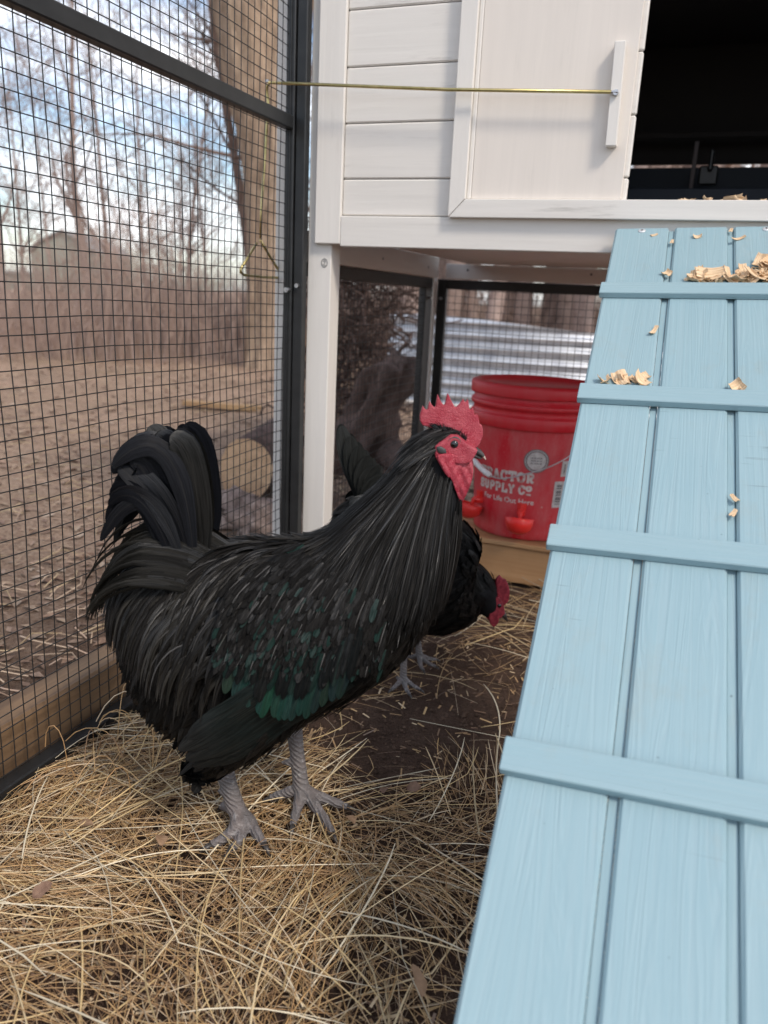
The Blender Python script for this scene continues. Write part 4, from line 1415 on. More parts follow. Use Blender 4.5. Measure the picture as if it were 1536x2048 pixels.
# bristly crown feathers rising against the comb
m = MB()
for i in range(230):
    a = rg.random()
    x = 720+a*360; yb = 585+(a**1.6)*175+rg.uniform(-8, 26)
    sgn = rg.choice((-1, -1, 1))
    u_, z_ = zp(x, yb)
    p = Vector((u_, sgn*(.0052+.004*rg.random()), z_))
    d = Vector((-.75+.75*a+rg.gauss(0, .16), -sgn*.10, .45+.5*a)).normalized()
    L = .0060+.0075*rg.random()
    pts = [p+d*L*s+Vector((0, 0, .0008*math.sin(s*3))) for s in (0, .35, .7, 1)]
    feather(m, pts, [Vector((0, sgn, .2))]*4, .0005, 'lance', (.005, .005, .006), .3)
# nape feathers covering the back of the skull
for i in range(620):
    a = rg.random(); c_ = rg.uniform(-1.5, 1.5)
    x = 1000-a*420; y = 600+a*55+40*abs(c_)
    u_, z_ = zp(x, y)
    p = Vector((u_, math.sin(c_)*.022, z_-(1-math.cos(c_))*.012))
    loc, bn, _, _ = bvh.find_nearest(p)
    if x > 760 and abs(c_) > .55: continue
    def df(q, s, nn):
        d = BK*.95+DN*(.25+.75*s); return d-nn*d.dot(nn)*.7
    lf = .003+.004*rg.random()
    pts, nr = march(bvh, loc, bn, df, .026+.024*rg.random(), 5, lambda s, lf=lf: lf+.002*s)
    feather(m, pts, nr, .0011+.0009*rg.random(), 'lance', black(rg, .008, .022, .4) if rg.random() < .85 else black(rg, .05, .09, .3), .5)
m.build('crown_feathers', M['feather'], rooster, smooth=True, kind='stuff', local=True, recalc=False)

# ---- legs
def bird_leg(parent, conv, hip, hock, ankle, toes, r, mat=M['shank'], spur=None):
    """shank and toes as one skin; claws as sub-parts"""
    mm = MB()
    hip, hock, ankle = conv(hip), conv(hock), conv(ankle)
    mid = (hock+ankle)*.5
    mm.tube([hip, hock, mid, ankle+(hock-ankle)*.12, ankle], [r*1.15, r*1.12, r*.92, r*1.0, r*1.1], 12)
    claws = []
    for tp in toes:
        P = [ankle]+[conv(p) for p in tp]
        pts = catmull([tuple(p) for p in P], 12)
        rad = [r*(.86-.42*i/11+.05*math.sin(i*1.9)) for i in range(12)]
        mm.tube([Vector(p) for p in pts], rad, 10)
        claws.append((Vector(pts[-2]), Vector(pts[-1])))
    if spur:
        s0 = ankle+(hock-ankle)*.35
        mm.tube([s0, s0+(conv(spur)-s0)*.6, conv(spur)], [r*.6, r*.45, r*.12], 8)
    me = remeshed(mm, r*.18, 3, 'leg')
    lo = mesh_obj('leg', me, mat, parent)
    for a, b in claws:
        d = (b-a).normalized()
        c = MB()
        c.tube([b-d*r*.2, b+d*r*.7+Vector((0, 0, -r*.12)), b+d*r*1.35+Vector((0, 0, -r*.55))], [r*.36, r*.26, r*.05], 8)
        c.build('claw', M['claw'], lo, smooth=True, local=True)
    return lo
# near (right) foot, far (left) foot: joints in the run's own coordinates
bird_leg(rooster, to_loc, (-.487, .745, .125), (-.476, .742, .085), (-.452, .735, .030),
         [[(-.436, .722, .020), (-.428, .706, .013), (-.430, .690, .010)], [(-.432, .733, .020), (-.414, .722, .014), (-.400, .714, .010)], [(-.440, .718, .022), (-.446, .700, .013), (-.456, .686, .010)], [(-.468, .744, .022), (-.482, .752, .012)]], .0118, spur=(-.474, .728, .052))
bird_leg(rooster, to_loc, (-.432, .835, .150), (-.425, .832, .115), (-.398, .808, .028),
         [[(-.375, .797, .020), (-.352, .782, .014), (-.333, .766, .010)], [(-.372, .812, .020), (-.352, .818, .014), (-.338, .822, .010)], [(-.392, .790, .020), (-.388, .772, .014), (-.384, .758, .010)], [(-.418, .800, .020), (-.436, .792, .012)]], .0105, spur=(-.428, .806, .060))

# ------------------------------------------------------------------ the hen behind
HH = R(28)
HPOS = Vector((-.374, 1.235, 0))
hen = empty('hen', HPOS, 'black hen pecking with lowered head behind the rooster, tail showing behind his neck', 'hen', rz=HH)
def hen_loc(p):
    d = Vector(p)-HPOS
    return Vector((d.x*math.cos(HH)+d.y*math.sin(HH), -d.x*math.sin(HH)+d.y*math.cos(HH), d.z))
m = MB()
hs = [(-.155, .300, .02, .02), (-.125, .285, .060, .05), (-.07, .250, .090, .075), (-.01, .215, .095, .085), (.028, .176, .092, .080), (.053, .163, .080, .064), (.073, .160, .060, .048), (.092, .160, .038, .034), (.104, .148, .024, .024), (.113, .130, .020, .019), (.120, .115, .010, .010)]
ring_loft(m, hs, 20, 36)
ring_loft(m, [(-.02, .19, .05, .04, -.045), (-.035, .13, .04, .032, -.045), (-.035, .085, .016, .014, -.043)], 14, 10)
ring_loft(m, [(.0, .19, .05, .04, .045), (.005, .13, .04, .032, .045), (.01, .085, .016, .014, .043)], 14, 10)
hme = remeshed(m, .005, 5, 'body')
mesh_obj('body', hme, M['body'], hen)
hbvh = BVHTree.FromPolygons([v.co.copy() for v in hme.vertices], [tuple(p.vertices) for p in hme.polygons])
m = MB()
for (p, n_) in surf_samples(hme, rg, 1900):
    if p.x > .100 and p.z < .165: continue
    jit = Vector((rg.gauss(0, .12), rg.gauss(0, .12), 0))
    nk = p.x > .06
    def df(q, s, nn, jit=jit, nk=nk):
        d = (BK*.7+Vector((0, 0, .45)) if nk else BK*.9+DN*.35)+jit
        return d-nn*d.dot(nn)*.9
    pts, nr = march(hbvh, p, n_, df, .030+.018*rg.random(), 4, lambda s: .001+.003*s)
    feather(m, pts, nr, .005+.004*rg.random(), 'round', black(rg, .004, .010, .2), .2)
m.build('plumage', M['feather_soft'], hen, smooth=True, kind='stuff', local=True, recalc=False)
for i in range(12):
    q = (i//2)/5; sgn = -1 if i % 2 else 1
    y = sgn*(.005+.02*q)
    P = [(-.09, y*.5, .285), (-.115, y, .33), (-.145+.06*q*.4, y*1.3, .38-.03*q), (-.160+.075*q, y*1.5, .448-.075*q)]
    pts = [Vector(p) for p in bez(P, 9)]
    mm = MB()
    feather(mm, pts, [Vector((.2, sgn, .1))]*9, .017, 'broad', (.016, .017, .016), .2)
    mm.build('tail_feather', M['feather_tail'], hen, smooth=True, local=True, recalc=False)
for i in range(16):
    sgn = -1 if i % 3 else 1
    a = rg.random()
    P = [(-.06, sgn*.03, .31-.02*a), (-.10, sgn*.045, .33), (-.125, sgn*.045, .34-.03*a), (-.145, sgn*.04, .33-.09*a)]
    mm = MB()
    feather(mm, [Vector(p) for p in bez(P, 8)], [Vector((.2, sgn, .3))]*8, .011, 'broad', (.010, .011, .011), .3)
    mm.build('tail_covert', M['feather_tail'], hen, smooth=True, local=True, recalc=False)
# hen's head: small comb, face, wattle, beak, eye
HDX, HDZ = .012, .016
def hsh(P): return [(x+HDX, z+HDZ) for x, z in P]
hc = [(.108, .170), (.114, .176), (.120, .170), (.126, .168), (.131, .158), (.134, .150), (.135, .140), (.134, .128), (.128, .120), (.120, .120), (.114, .135), (.108, .152)]
mesh_obj('comb', poly_solid(hsh(hc), .0035, 'comb', .0012, 4), M['hen_red'], hen)
hf = [(.102, .140), (.112, .142), (.122, .126), (.126, .110), (.118, .100), (.106, .112)]
mesh_obj('face', poly_solid(hsh(hf), .0165, 'face', .0015, 8), M['hen_red'], hen)
for sgn in (-1, 1):
    hw = [(.100, .118), (.110, .116), (.116, .106), (.115, .092), (.108, .084), (.100, .090), (.097, .104)]
    mesh_obj('wattle', poly_solid(hsh(hw), .0030, 'wattle', .0012, 4, ybase=sgn*.014), M['hen_red'], hen)
    mm = MB()
    n_ = 12; r_ = .0048
    prof = [(r_*math.sin(a), r_*math.cos(a)) for a in np.linspace(0, PI, 9)]
    mm.add([(.114+HDX+rr*math.cos(2*PI*k/n_), sgn*.0145+zz_*.7, .125+HDZ+rr*math.sin(2*PI*k/n_)) for rr, zz_ in prof for k in range(n_)],
           [(i*n_+k, i*n_+(k+1) % n_, (i+1)*n_+(k+1) % n_, (i+1)*n_+k) for i in range(8) for k in range(n_)])
    mm.build('eye', M['pupil'], hen, smooth=True, local=True)
mm = MB(); mm.tube([(.119+HDX, 0, .110+HDZ), (.129+HDX, 0, .100+HDZ), (.136+HDX, 0, .088+HDZ)], [.0075, .005, .0008], 10)
mm.build('beak', M['beak'], hen, smooth=True, local=True)
bird_leg(hen, hen_loc, (-.395, 1.18, .12), (-.392, 1.178, .085), (-.388, 1.172, .022),
         [[(-.378, 1.158, .012), (-.366, 1.146, .008)], [(-.371, 1.172, .012), (-.355, 1.170, .008)], [(-.395, 1.158, .012), (-.400, 1.148, .008)], [(-.398, 1.184, .012), (-.406, 1.194, .008)]], .0062)
bird_leg(hen, hen_loc, (-.405, 1.268, .12), (-.402, 1.268, .085), (-.392, 1.270, .022),
         [[(-.376, 1.268, .012), (-.358, 1.266, .008)], [(-.380, 1.284, .012), (-.366, 1.294, .008)], [(-.384, 1.254, .012), (-.374, 1.242, .008)], [(-.408, 1.276, .012), (-.422, 1.282, .008)]], .0062)

# ------------------------------------------------------------------ straw, clods, dry leaves on the run floor
rs = random.Random(11)
STRAW = [(.55, .345, .155), (.61, .405, .195), (.45, .265, .12), (.66, .475, .275), (.34, .20, .10), (.50, .315, .155), (.70, .55, .37)]
def hay_density(x, y):
    d = .25
    d += 1.0*math.exp(-(((x+.58)/.20)**2+((y-.78)/.16)**2))      # tuft round the feet, by the fence
    d += .95*math.exp(-(((x+.45)/.16)**2+((y-.66)/.10)**2))
    d += .42*math.exp(-(((x+.40)/.34)**2+((y-.50)/.13)**2))
    d += .5*math.exp(-(((x+.62)/.12)**2+((y-.95)/.20)**2))
    d += .45*math.exp(-(((x+.20)/.10)**2+((y-.80)/.18)**2))
    d += .55*math.exp(-(((x+.22)/.16)**2+((y-1.62)/.16)**2))
    d -= .45*math.exp(-(((x+.30)/.13)**2+((y-1.00)/.16)**2))     # scratched bare patch
    return max(.03, min(1, d))
m = MB()
clumps = []
while len(clumps) < 60:
    x, y = rs.uniform(-.74, .0), rs.uniform(.36, 1.0)
    if rs.random() < hay_density(x, y): clumps.append((x, y, rs.uniform(0, PI), rs.uniform(.012, .045), rs.gauss(0, .5), rs.uniform(.8, 1.15)))
cnt = 0
tries = 0
while cnt < 6200 and tries < 90000:
    tries += 1
    x, y = rs.uniform(-.765, .12), rs.uniform(.30, 1.80) if rs.random() < .42 else rs.uniform(.30, .95)
    dn = hay_density(x, y)
    if rs.random() > dn: continue
    cnt += 1
    tier = rs.random()
    base_a = 3.6*noise.noise((x*2.6, y*2.6, 4.0))+.2
    if tier < .38:      # short broken brown bits
        L, r_, hz, spread, bend = rs.uniform(.015, .06), rs.choice((.0003, .0004, .0005, .0007)), .006, 1.6, rs.gauss(0, .5)
        c = rs.choice(((.20, .125, .075), (.27, .175, .10), (.34, .22, .12), (.15, .09, .06)))
    elif tier < .93:    # ordinary stalks
        L, r_, hz, spread, bend = rs.uniform(.05, .19), rs.choice((.00025, .0003, .0004, .00045, .0006)), .018, .75, rs.gauss(0, .45)
        c = rs.choice(STRAW)
    else:               # long bright blades on top
        L, r_, hz, spread, bend = rs.uniform(.13, .28), rs.choice((.0005, .0006, .0008, .0011)), .026, .9, rs.gauss(0, .5)
        c = rs.choice(((.66, .48, .24), (.72, .56, .33), (.76, .66, .48)))
    a = base_a + rs.gauss(0, spread)
    cq = 1.0
    if tier > .38 and rs.random() < .42 and y < 1.05:
        kx, ky, ka, kw, kb, cq = rs.choice(clumps)
        off = rs.gauss(0, kw)
        x, y = kx-math.sin(ka)*off+rs.gauss(0, .03)*math.cos(ka), ky+math.cos(ka)*off+rs.gauss(0, .03)*math.sin(ka)
        a = ka+rs.gauss(0, .16); bend = kb+rs.gauss(0, .15)
    z0 = .001+rs.random()**1.5*hz*min(1, dn+.25)
    tilt = rs.gauss(0, .05)
    n_ = 7
    pts = []
    px, py = x-math.cos(a)*L/2, y-math.sin(a)*L/2
    arch = rs.random()*.05*L
    kink = rs.gauss(0, .5) if rs.random() < .2 else 0
    for i in range(n_+1):
        s = i/n_-.5
        aa = a+bend*s+(kink if s > .1 else 0)
        if i: px += math.cos(aa)*L/n_; py += math.sin(aa)*L/n_
        z = z0+tilt*s*L+arch*math.sin((s+.5)*PI)
        pts.append([px, py, max(ground_z(px, py)+.001, z-.006)])
    mnx = min(p[0] for p in pts)
    if mnx < -.748:
        for p in pts: p[0] += -.748-mnx
    q = rs.uniform(.62, 1.08)*cq
    m.tube(pts, [r_*.7]+[r_]*(n_-1)+[r_*.4], 4, False, (c[0]*q, c[1]*q, c[2]*q))
# chaff: flat crushed flecks between the stalks
for i in range(5200):
    x, y = rs.uniform(-.745, .1), rs.uniform(.34, 1.5)
    if rs.random() > hay_density(x, y)+.15: continue
    L = rs.uniform(.003, .011); w_ = rs.uniform(.0006, .0018); a = rs.uniform(0, PI)
    z = ground_z(x, y)+rs.uniform(.001, .010)
    cx9, sx9 = math.cos(a), math.sin(a); tz = rs.gauss(0, .25)*L
    c = rs.choice(((.50, .34, .17), (.36, .23, .12), (.22, .14, .09), (.60, .46, .29)))
    m.add([(x-cx9*L-sx9*w_, y-sx9*L+cx9*w_, z-tz), (x-cx9*L+sx9*w_, y-sx9*L-cx9*w_, z-tz), (x+cx9*L+sx9*w_, y+sx9*L-cx9*w_, z+tz), (x+cx9*L-sx9*w_, y+sx9*L+cx9*w_, z+tz)], [(0, 1, 2, 3)], c)
# a few springy stalks standing off the floor by the fence
for i in range(40):
    x, y = rs.uniform(-.73, -.60), rs.uniform(.72, 1.0)
    a = rs.uniform(0, 2*PI); h = rs.uniform(.03, .09); L = rs.uniform(.05, .10)
    P = [(x, y, 0), (x+.01, y, h), (x+math.cos(a)*L*.6, y+math.sin(a)*L*.6, h*1.2), (x+math.cos(a)*L, y+math.sin(a)*L, h*.5)]
    P = [(max(-.745, p[0]), p[1], p[2]) for p in P]
    c = rs.choice(STRAW)
    m.tube([tuple(p) for p in bez(P, 8)], .0007, 4, False, c)
o = m.build('straw', M['straw'], smooth=True, recalc=False)
tag(o, 'loose golden straw strewn over the run floor', 'straw', kind='stuff')
m = MB()
for i in range(8500):
    x, y = rs.uniform(-.74, .1), rs.uniform(.35, 1.75)
    if i % 2: x, y = rs.gauss(-.32, .13), rs.gauss(1.0, .20)
    r_ = rs.choice((.0007, .0009, .0012, .0015, .0020, .0030))*rs.uniform(.6, 1.3)
    z = ground_z(x, y)+r_*.3
    vs_ = [(x+r_*rs.uniform(.7, 1.3), y, z), (x, y+r_*rs.uniform(.7, 1.3), z), (x-r_*rs.uniform(.7, 1.3), y, z), (x, y-r_*rs.uniform(.7, 1.3), z), (x+r_*.2, y, z+r_*rs.uniform(.6, 1.1)), (x, y, z-r_)]
    m.add(vs_, [(0, 1, 4), (1, 2, 4), (2, 3, 4), (3, 0, 4), (1, 0, 5), (2, 1, 5), (3, 2, 5), (0, 3, 5)])
o = m.build('soil_crumbs', M['clod'], recalc=False)
tag(o, 'dark soil crumbs scattered on the run floor', 'soil', kind='stuff')
def leaf_mesh(col, L, W, rr):
    mm = MB()
    n_ = 6
    vs_, cs = [], []
    for i in range(n_+1):
        s = i/n_
        w_ = W*math.sin(PI*min(.98, .06+s*.92))**.8*(1+.25*rr.uniform(-1, 1))
        z = .12*L*math.sin(s*PI)
        vs_ += [(s*L-L/2, -w_, z+.25*w_), (s*L-L/2, 0, z), (s*L-L/2, w_, z+.3*w_)]
    fs = []
    for i in range(n_):
        a = i*3
        fs += [(a, a+1, a+4, a+3), (a+1, a+2, a+5, a+4)]
    nv = len(vs_)
    vs_ += [(p[0], p[1], p[2]-.0004) for p in vs_]
    fs += [tuple(reversed([i+nv for i in f])) for f in fs]
    mm.add(vs_, fs, col)
    return mm
def zpx(px, py, z=.0):          # ground spot for a photo pixel (layout table only)
    d = fw + rt*((px-768)/1578) - up*((py-1024)/1578)
    t_ = (z-CAMZ)/d.z
    return Vector((d.x*t_, d.y*t_, z))
for (px, py, L, W, rz, lb) in (
        (172, 1650, .018, .007, .4, 'tan dry leaf in the straw left of the rooster, nearest the fence rail'),
        (322, 1680, .020, .007, 2.2, 'pale tan leaf scrap in the straw left of the rooster feet'),
        (85, 1780, .022, .007, 1.2, 'reddish brown dry leaf in the straw near the left edge'),
        (775, 1580, .024, .008, 1.5, 'dark brown dry leaf on bare soil right of the rooster feet'),
        (828, 1575, .020, .008, .2, 'small orange tan leaf right of the dark leaf'),
        (700, 1640, .016, .008, 2.8, 'little orange leaf just beyond the rooster far foot'),
        (835, 1960, .030, .007, 2.3, 'thin pinkish bark strip in the straw beside the ramp foot'),
        ):
    p = zpx(px, py, .016)
    q = rs.uniform(.8, 1.1)
    col = (.27*q, .165*q, .09*q) if 'dark' not in lb and 'reddish' not in lb else (.15, .085, .06)
    o = leaf_mesh(col, L, W, rs).build('dry_leaf', M['leaf'])
    o.location = p; o.rotation_euler = (rs.gauss(0, .25), rs.gauss(0, .25), rz)
    tag(o, lb, 'leaf', 'dry leaves in the straw')

# ------------------------------------------------------------------ outside the run
tb = part_box('timber_edging', M['timber'], None, FX-.075, FX-.018, -.4, 1.30, -.02, .076, bev=.004)
tag(tb, 'weathered timber edging board outside the bottom of the wire panel', 'timber')

def log_thing(c, axis_dir, r0_, L, label, sq=1.32):
    root = empty('cut_log', c, label, 'log')
    d = Vector(axis_dir).normalized()
    s_ = d.cross(Vector((0, 0, 1))).normalized(); u_ = s_.cross(d)
    n_, k2 = 36, 14
    mm = MB()
    vs_ = []
    for i in range(k2+1):
        for k in range(n_):
            a = 2*PI*k/n_
            rr = r0_*(1+.05*math.sin(2*a+.5)+.03*math.sin(3*a+1))*(1+.05*noise.noise((math.cos(a)*5, math.sin(a)*5, i*.9)))
            vs_.append(Vector(c)+d*(L*i/k2)+s_*rr*math.cos(a)+u_*rr*sq*math.sin(a))
    mm.add(vs_, [(i*n_+k, i*n_+(k+1) % n_, (i+1)*n_+(k+1) % n_, (i+1)*n_+k) for i in range(k2) for k in range(n_)])
    mm.build('bark', M['stump'], root, smooth=True)
    for e, off in ((0, .002), (k2, -.002)):
        mm = MB()
        ring = [vs_[e*n_+k] for k in range(n_)]
        cc = sum(ring, Vector())/n_
        ring = [cc+(p-cc)*.90 for p in ring]
        b_ = [p+d*off for p in ring]
        mm.add(b_+[cc+d*off], [(k, (k+1) % n_, n_) for k in range(n_)])
        rim = [vs_[e*n_+k] for k in range(n_)]
        mm.add(rim+b_, [(k, (k+1) % n_, n_+(k+1) % n_, n_+k) for k in range(n_)])
        mm.build('cut_face', M['cut'], root)
    return root
log_thing((-1.312, 2.20, .080), (-.22, .97, .03), .086, .42, 'cut log with pale oval sawn end facing the fence, left of the black post')
m = MB()
def lumpy(mm, c, r, sx=1, sy=1, sz=1, seed=0, n=16, amp=.25, f=1.6):
    vs_ = []
    for i in range(n+1):
        ph = PI*i/n
        for k in range(2*n):
            a = PI*k/n
            d = Vector((math.sin(ph)*math.cos(a), math.sin(ph)*math.sin(a), math.cos(ph)))
            rr = r*(1+amp*noise.noise(d*f+Vector((seed, seed*2, 0)))+amp*.5*noise.noise(d*f*3+Vector((seed, 1, 5)))+amp*.25*noise.noise(d*f*8+Vector((seed, 1, 5))))
            vs_.append((c[0]+d.x*rr*sx, c[1]+d.y*rr*sy, c[2]+d.z*rr*sz))
    q = 2*n
    mm.add(vs_, [(i*q+k, i*q+(k+1) % q, (i+1)*q+(k+1) % q, (i+1)*q+k) for i in range(n) for k in range(q)])
for (c, r_, sx, sz, sd_, lb) in (((-1.20, 1.98, .00), .10, 1.5, .6, 3, 'lumpy grey bark chunk on the ground below the sawn log'),
                               ((-1.02, 1.86, .02), .085, 1.3, .8, 7, 'dark bark chunk nearest the black post below the log'),
                               ((-1.42, 2.02, .01), .08, 1.6, .7, 12, 'low flaky bark lump left of the sawn log')):
    mm = MB(); lumpy(mm, c, r_, sx, 1, sz, sd_, 18, .5, 2.4)
    o = mm.build('bark_chunk', M['log_bark'], smooth=True, recalc=False)
    tag(o, lb, 'bark chunk', 'bark chunks by the log')
st_ = empty('tree_stump', (-1.08, 2.76, 0), 'gnarled dark tree stump seen through the side wire panel', 'stump')
mm = MB()
secs_s = [(-.03, .15, -.075), (.06, .125, -.05), (.14, .112, -.02), (.22, .108, .02), (.30, .105, .055), (.37, .098, .085), (.405, .085, .10), (.412, .02, .10)]
ss = catmull(secs_s, 26)
n_ = 40
vs_ = []
for (z, r_, dx) in ss:
    for k in range(n_):
        a = 2*PI*k/n_
        rr = r_*(1+.45*noise.noise((math.cos(a)*2, math.sin(a)*2, z*6))+.22*noise.noise((math.cos(a)*6, math.sin(a)*6, z*14))+.06*noise.noise((math.cos(a)*14, math.sin(a)*14, z*40)))
        jag = max(0, (z-.2)/.2)*(.09*noise.noise((math.cos(a)*2.2+9, math.sin(a)*2.2, .4))+.04*noise.noise((math.cos(a)*7, math.sin(a)*7, 2)))
        vs_.append((-1.12+dx+rr*math.cos(a), 2.76+rr*math.sin(a), z+jag))
mm.add(vs_, [(i*n_+k, i*n_+(k+1) % n_, (i+1)*n_+(k+1) % n_, (i+1)*n_+k) for i in range(len(ss)-1) for k in range(n_)]+[tuple((len(ss)-1)*n_+k for k in range(n_))])
mm.build('trunk', M['stump'], st_, smooth=True)
mm = MB()
mm.tube([(-1.0, 2.70, .10), (-.93, 2.66, .06), (-.86, 2.62, .0)], [.06, .045, .03], 12)
mm.build('root', M['stump'], st_, smooth=True)

rv = random.Random(19)
mm = MB()
for i in range(900):
    x, y = max(-1.62, rv.gauss(-1.40, .11)), rv.uniform(3.1, 3.4)
    z = rv.uniform(.05, .95)
    d = Vector((rv.gauss(0, 1), rv.gauss(0, .6), rv.gauss(.3, 1))).normalized()
    p = Vector((x, y, z)); pts = [p]
    for k in range(5):
        d = (d+Vector((rv.gauss(0, .35), rv.gauss(0, .3), rv.gauss(-.05, .35)))).normalized()
        p = p+d*rv.uniform(.02, .06); pts.append(p)
    mm.tube(pts, rv.uniform(.0015, .005), 4, False)
o = mm.build('vine_tangle', M['stump'], smooth=True, recalc=False)
tag(o, 'dark tangle of dead vines standing behind the stump', 'vines', kind='stuff')

# corrugated sheet, bowed, standing on edge beyond the run
cg = empty('corrugated_sheet', (-1.0, 4.7, 0), 'bowed galvanised corrugated metal sheet standing behind the red bucket', 'metal sheet')
mm = MB()
NA, NZ = 60, 72
vs_ = []
for j in range(NZ+1):
    for i in range(NA+1):
        s = i/NA
        x = -1.76+s*2.3
        y = 4.55+1.1*(s-.30)**2+.25*s
        ztop = .57-.06*max(0, s)-.12*max(0, s-.25)
        z = .045+(ztop-.045)*j/NZ
        ph = (z-.045)/.072*2*PI
        off = .014*math.sin(ph)
        vs_.append((x-.0+.1*off, y+off, z))
q = NA+1
mm.add(vs_, [(j*q+i, j*q+i+1, (j+1)*q+i+1, (j+1)*q+i) for j in range(NZ) for i in range(NA)])
o = mm.build('sheet', M['galv'], cg, smooth=True, recalc=False)
sm = o.modifiers.new('s', 'SOLIDIFY'); sm.thickness = .0012
mm = MB(); mm.tube([(x_, 4.53+1.1*((x_+1.76)/2.3-.30)**2+.25*(x_+1.76)/2.3, .04) for x_ in np.linspace(-1.75, .5, 20)], .012, 6)
mm.build('edge_rail', M['white_x'], cg, smooth=True)

# big forked cottonwood
tree = empty('big_tree', (-3.6, 6.5, 0), 'big pale barked tree trunk forking upward just beyond the wire', 'tree')
def trunk_mesh(mm, path, radii, n=40, rings=70, fl=.10, seed=0, cap=False):
    P = catmull([(*p, r) for p, r in zip(path, radii)], rings)
    vs_ = []
    for i in range(rings):
        for k in range(n):
            a = 2*PI*k/n
            rr = P[i, 3]*(1+fl*noise.noise((math.cos(a)*4+seed, math.sin(a)*4, P[i, 2]*.8))+fl*.6*noise.noise((math.cos(a)*11+seed, math.sin(a)*11, P[i, 2]*1.6))+fl*.4*noise.noise((math.cos(a)*26, math.sin(a)*26+seed, P[i, 2]*4)))
            vs_.append((P[i, 0]+rr*math.cos(a), P[i, 1]+rr*math.sin(a), P[i, 2]))
    mm.add(vs_, [(i*n+k, i*n+(k+1) % n, (i+1)*n+(k+1) % n, (i+1)*n+k) for i in range(rings-1) for k in range(n)])
mm = MB()
trunk_mesh(mm, [(-3.56, 6.5, -.1), (-3.56, 6.5, .4), (-3.60, 6.5, 1.2), (-3.66, 6.5, 1.9), (-3.78, 6.5, 2.6), (-3.95, 6.5, 3.4), (-4.15, 6.5, 4.4), (-4.3, 6.5, 6)], [.31, .245, .235, .26, .31, .28, .22, .16], fl=.2)
mm.build('trunk', M['bark'], tree, smooth=True)
mm = MB()
trunk_mesh(mm, [(-3.58, 6.55, 1.5), (-3.58, 6.55, 2.1), (-3.52, 6.6, 3.0), (-3.42, 6.65, 4.2), (-3.3, 6.7, 6)], [.15, .19, .20, .17, .12], seed=4)
mm.build('limb', M['bark'], tree, smooth=True)
rt_ = random.Random(3)
mm = MB()
def branch(mm, p, d, L, r, depth, rr, curl=.25, n=5, spread=.6, kids=4, minr=.0025):
    pts, rad = [p.copy()], [r]
    q = p.copy(); dd = d.copy()
    k = 5
    for i in range(k):
        dd = (dd+Vector((rr.gauss(0, curl), rr.gauss(0, curl), rr.gauss(0, curl)*.6+.04))).normalized()
        q = q+dd*L/k
        pts.append(q.copy()); rad.append(max(minr, r*(1-.75*(i+1)/k)))
    mm.tube(pts, rad, n if depth > 1 else 3, False)
    if depth > 0:
        for j in range(kids):
            i = rr.randint(1, k)
            nd = (dd*.6+Vector((rr.gauss(0, spread), rr.gauss(0, spread), rr.gauss(0, spread)*.7+.25))).normalized()
            branch(mm, pts[i], nd, L*rr.uniform(.5, .75), rad[i]*.65, depth-1, rr, curl, n, spread, kids, minr)
branch(mm, Vector((-3.95, 6.45, 2.66)), Vector((-1, -.1, .12)).normalized(), .6, .030, 1, rt_, .15)
branch(mm, Vector((-3.9, 6.45, 2.3)), Vector((-.75, -.1, .55)).normalized(), 1.3, .018, 2, rt_, .18)
branch(mm, Vector((-3.85, 6.4, 1.75)), Vector((-1, -.2, .2)).normalized(), 1.3, .018, 3, rt_, .2)
mm.build('branches', M['bark_dark'], tree, smooth=True)
dt = empty('thin_dark_tree', (-4.3, 7.4, 0), 'slender dark tree leaning left beside the big trunk', 'tree')
mm = MB()
trunk_mesh(mm, [(-4.32, 7.4, -.1), (-4.36, 7.4, .8), (-4.50, 7.4, 1.7), (-4.68, 7.4, 2.6), (-4.82, 7.4, 3.6)], [.058, .050, .044, .038, .028], 14, 40)
mm.build('trunk', M['bark_dark'], dt, smooth=True)
mm = MB()
for i in range(7):
    branch(mm, Vector((-4.5-.05*i, 7.4, 1.5+.25*i)), Vector((rt_.uniform(-1, .3), rt_.uniform(-.4, .4), .5)).normalized(), 1.2, .016, 2, rt_, .2)
mm.build('crown', M['bark_dark'], dt, smooth=True)

# bare saplings and trees of the wood edge: four prototypes, placed singly
def bare_tree(seed, H, r):
    rr = random.Random(seed)
    tm, cm = MB(), MB()
    pts, rad = [], []
    q = Vector((0, 0, -.1)); dd = Vector((rr.gauss(0, .06), rr.gauss(0, .06), 1)).normalized()
    for i in range(11):
        pts.append(q.copy()); rad.append(r*(1-.85*i/10))
        dd = (dd+Vector((rr.gauss(0, .05), rr.gauss(0, .05), .08))).normalized()
        q = q+dd*H/10
    tm.tube(pts, rad, 7, False)
    for j in range(15):
        i = rr.randint(2, 10)
        nd = Vector((rr.gauss(0, .7), rr.gauss(0, .7), rr.uniform(.4, 1.1))).normalized()
        branch(cm, pts[i], nd, H*rr.uniform(.16, .30), max(.006, rad[i]*.5), 2, rr, .16, 4, .55, 4, .0035)
    return tm, cm
tp = []
for i, (H, r) in enumerate(((4.2, .045), (5.5, .075), (3.4, .03), (6.5, .11), (3.0, .022))):
    tm, cm = bare_tree(40+i, H, r)
    a = tm.build('trunk', M['twig'], smooth=True, recalc=False); b = cm.build('crown', M['twig'], smooth=True, recalc=False)
    tp.append((a.data, b.data)); bpy.data.objects.remove(a); bpy.data.objects.remove(b)
rw = random.Random(77)
def place_tree(k, x, y, s, rz, lb, grp):
    r_ = empty('bare_tree', (x, y, 0), lb, 'tree', grp, rz)
    for nm, d_ in zip(('trunk', 'crown'), tp[k]):
        o = bpy.data.objects.new(nm, d_); COL.objects.link(o); o.parent = r_
    r_.scale = (s, s, s)
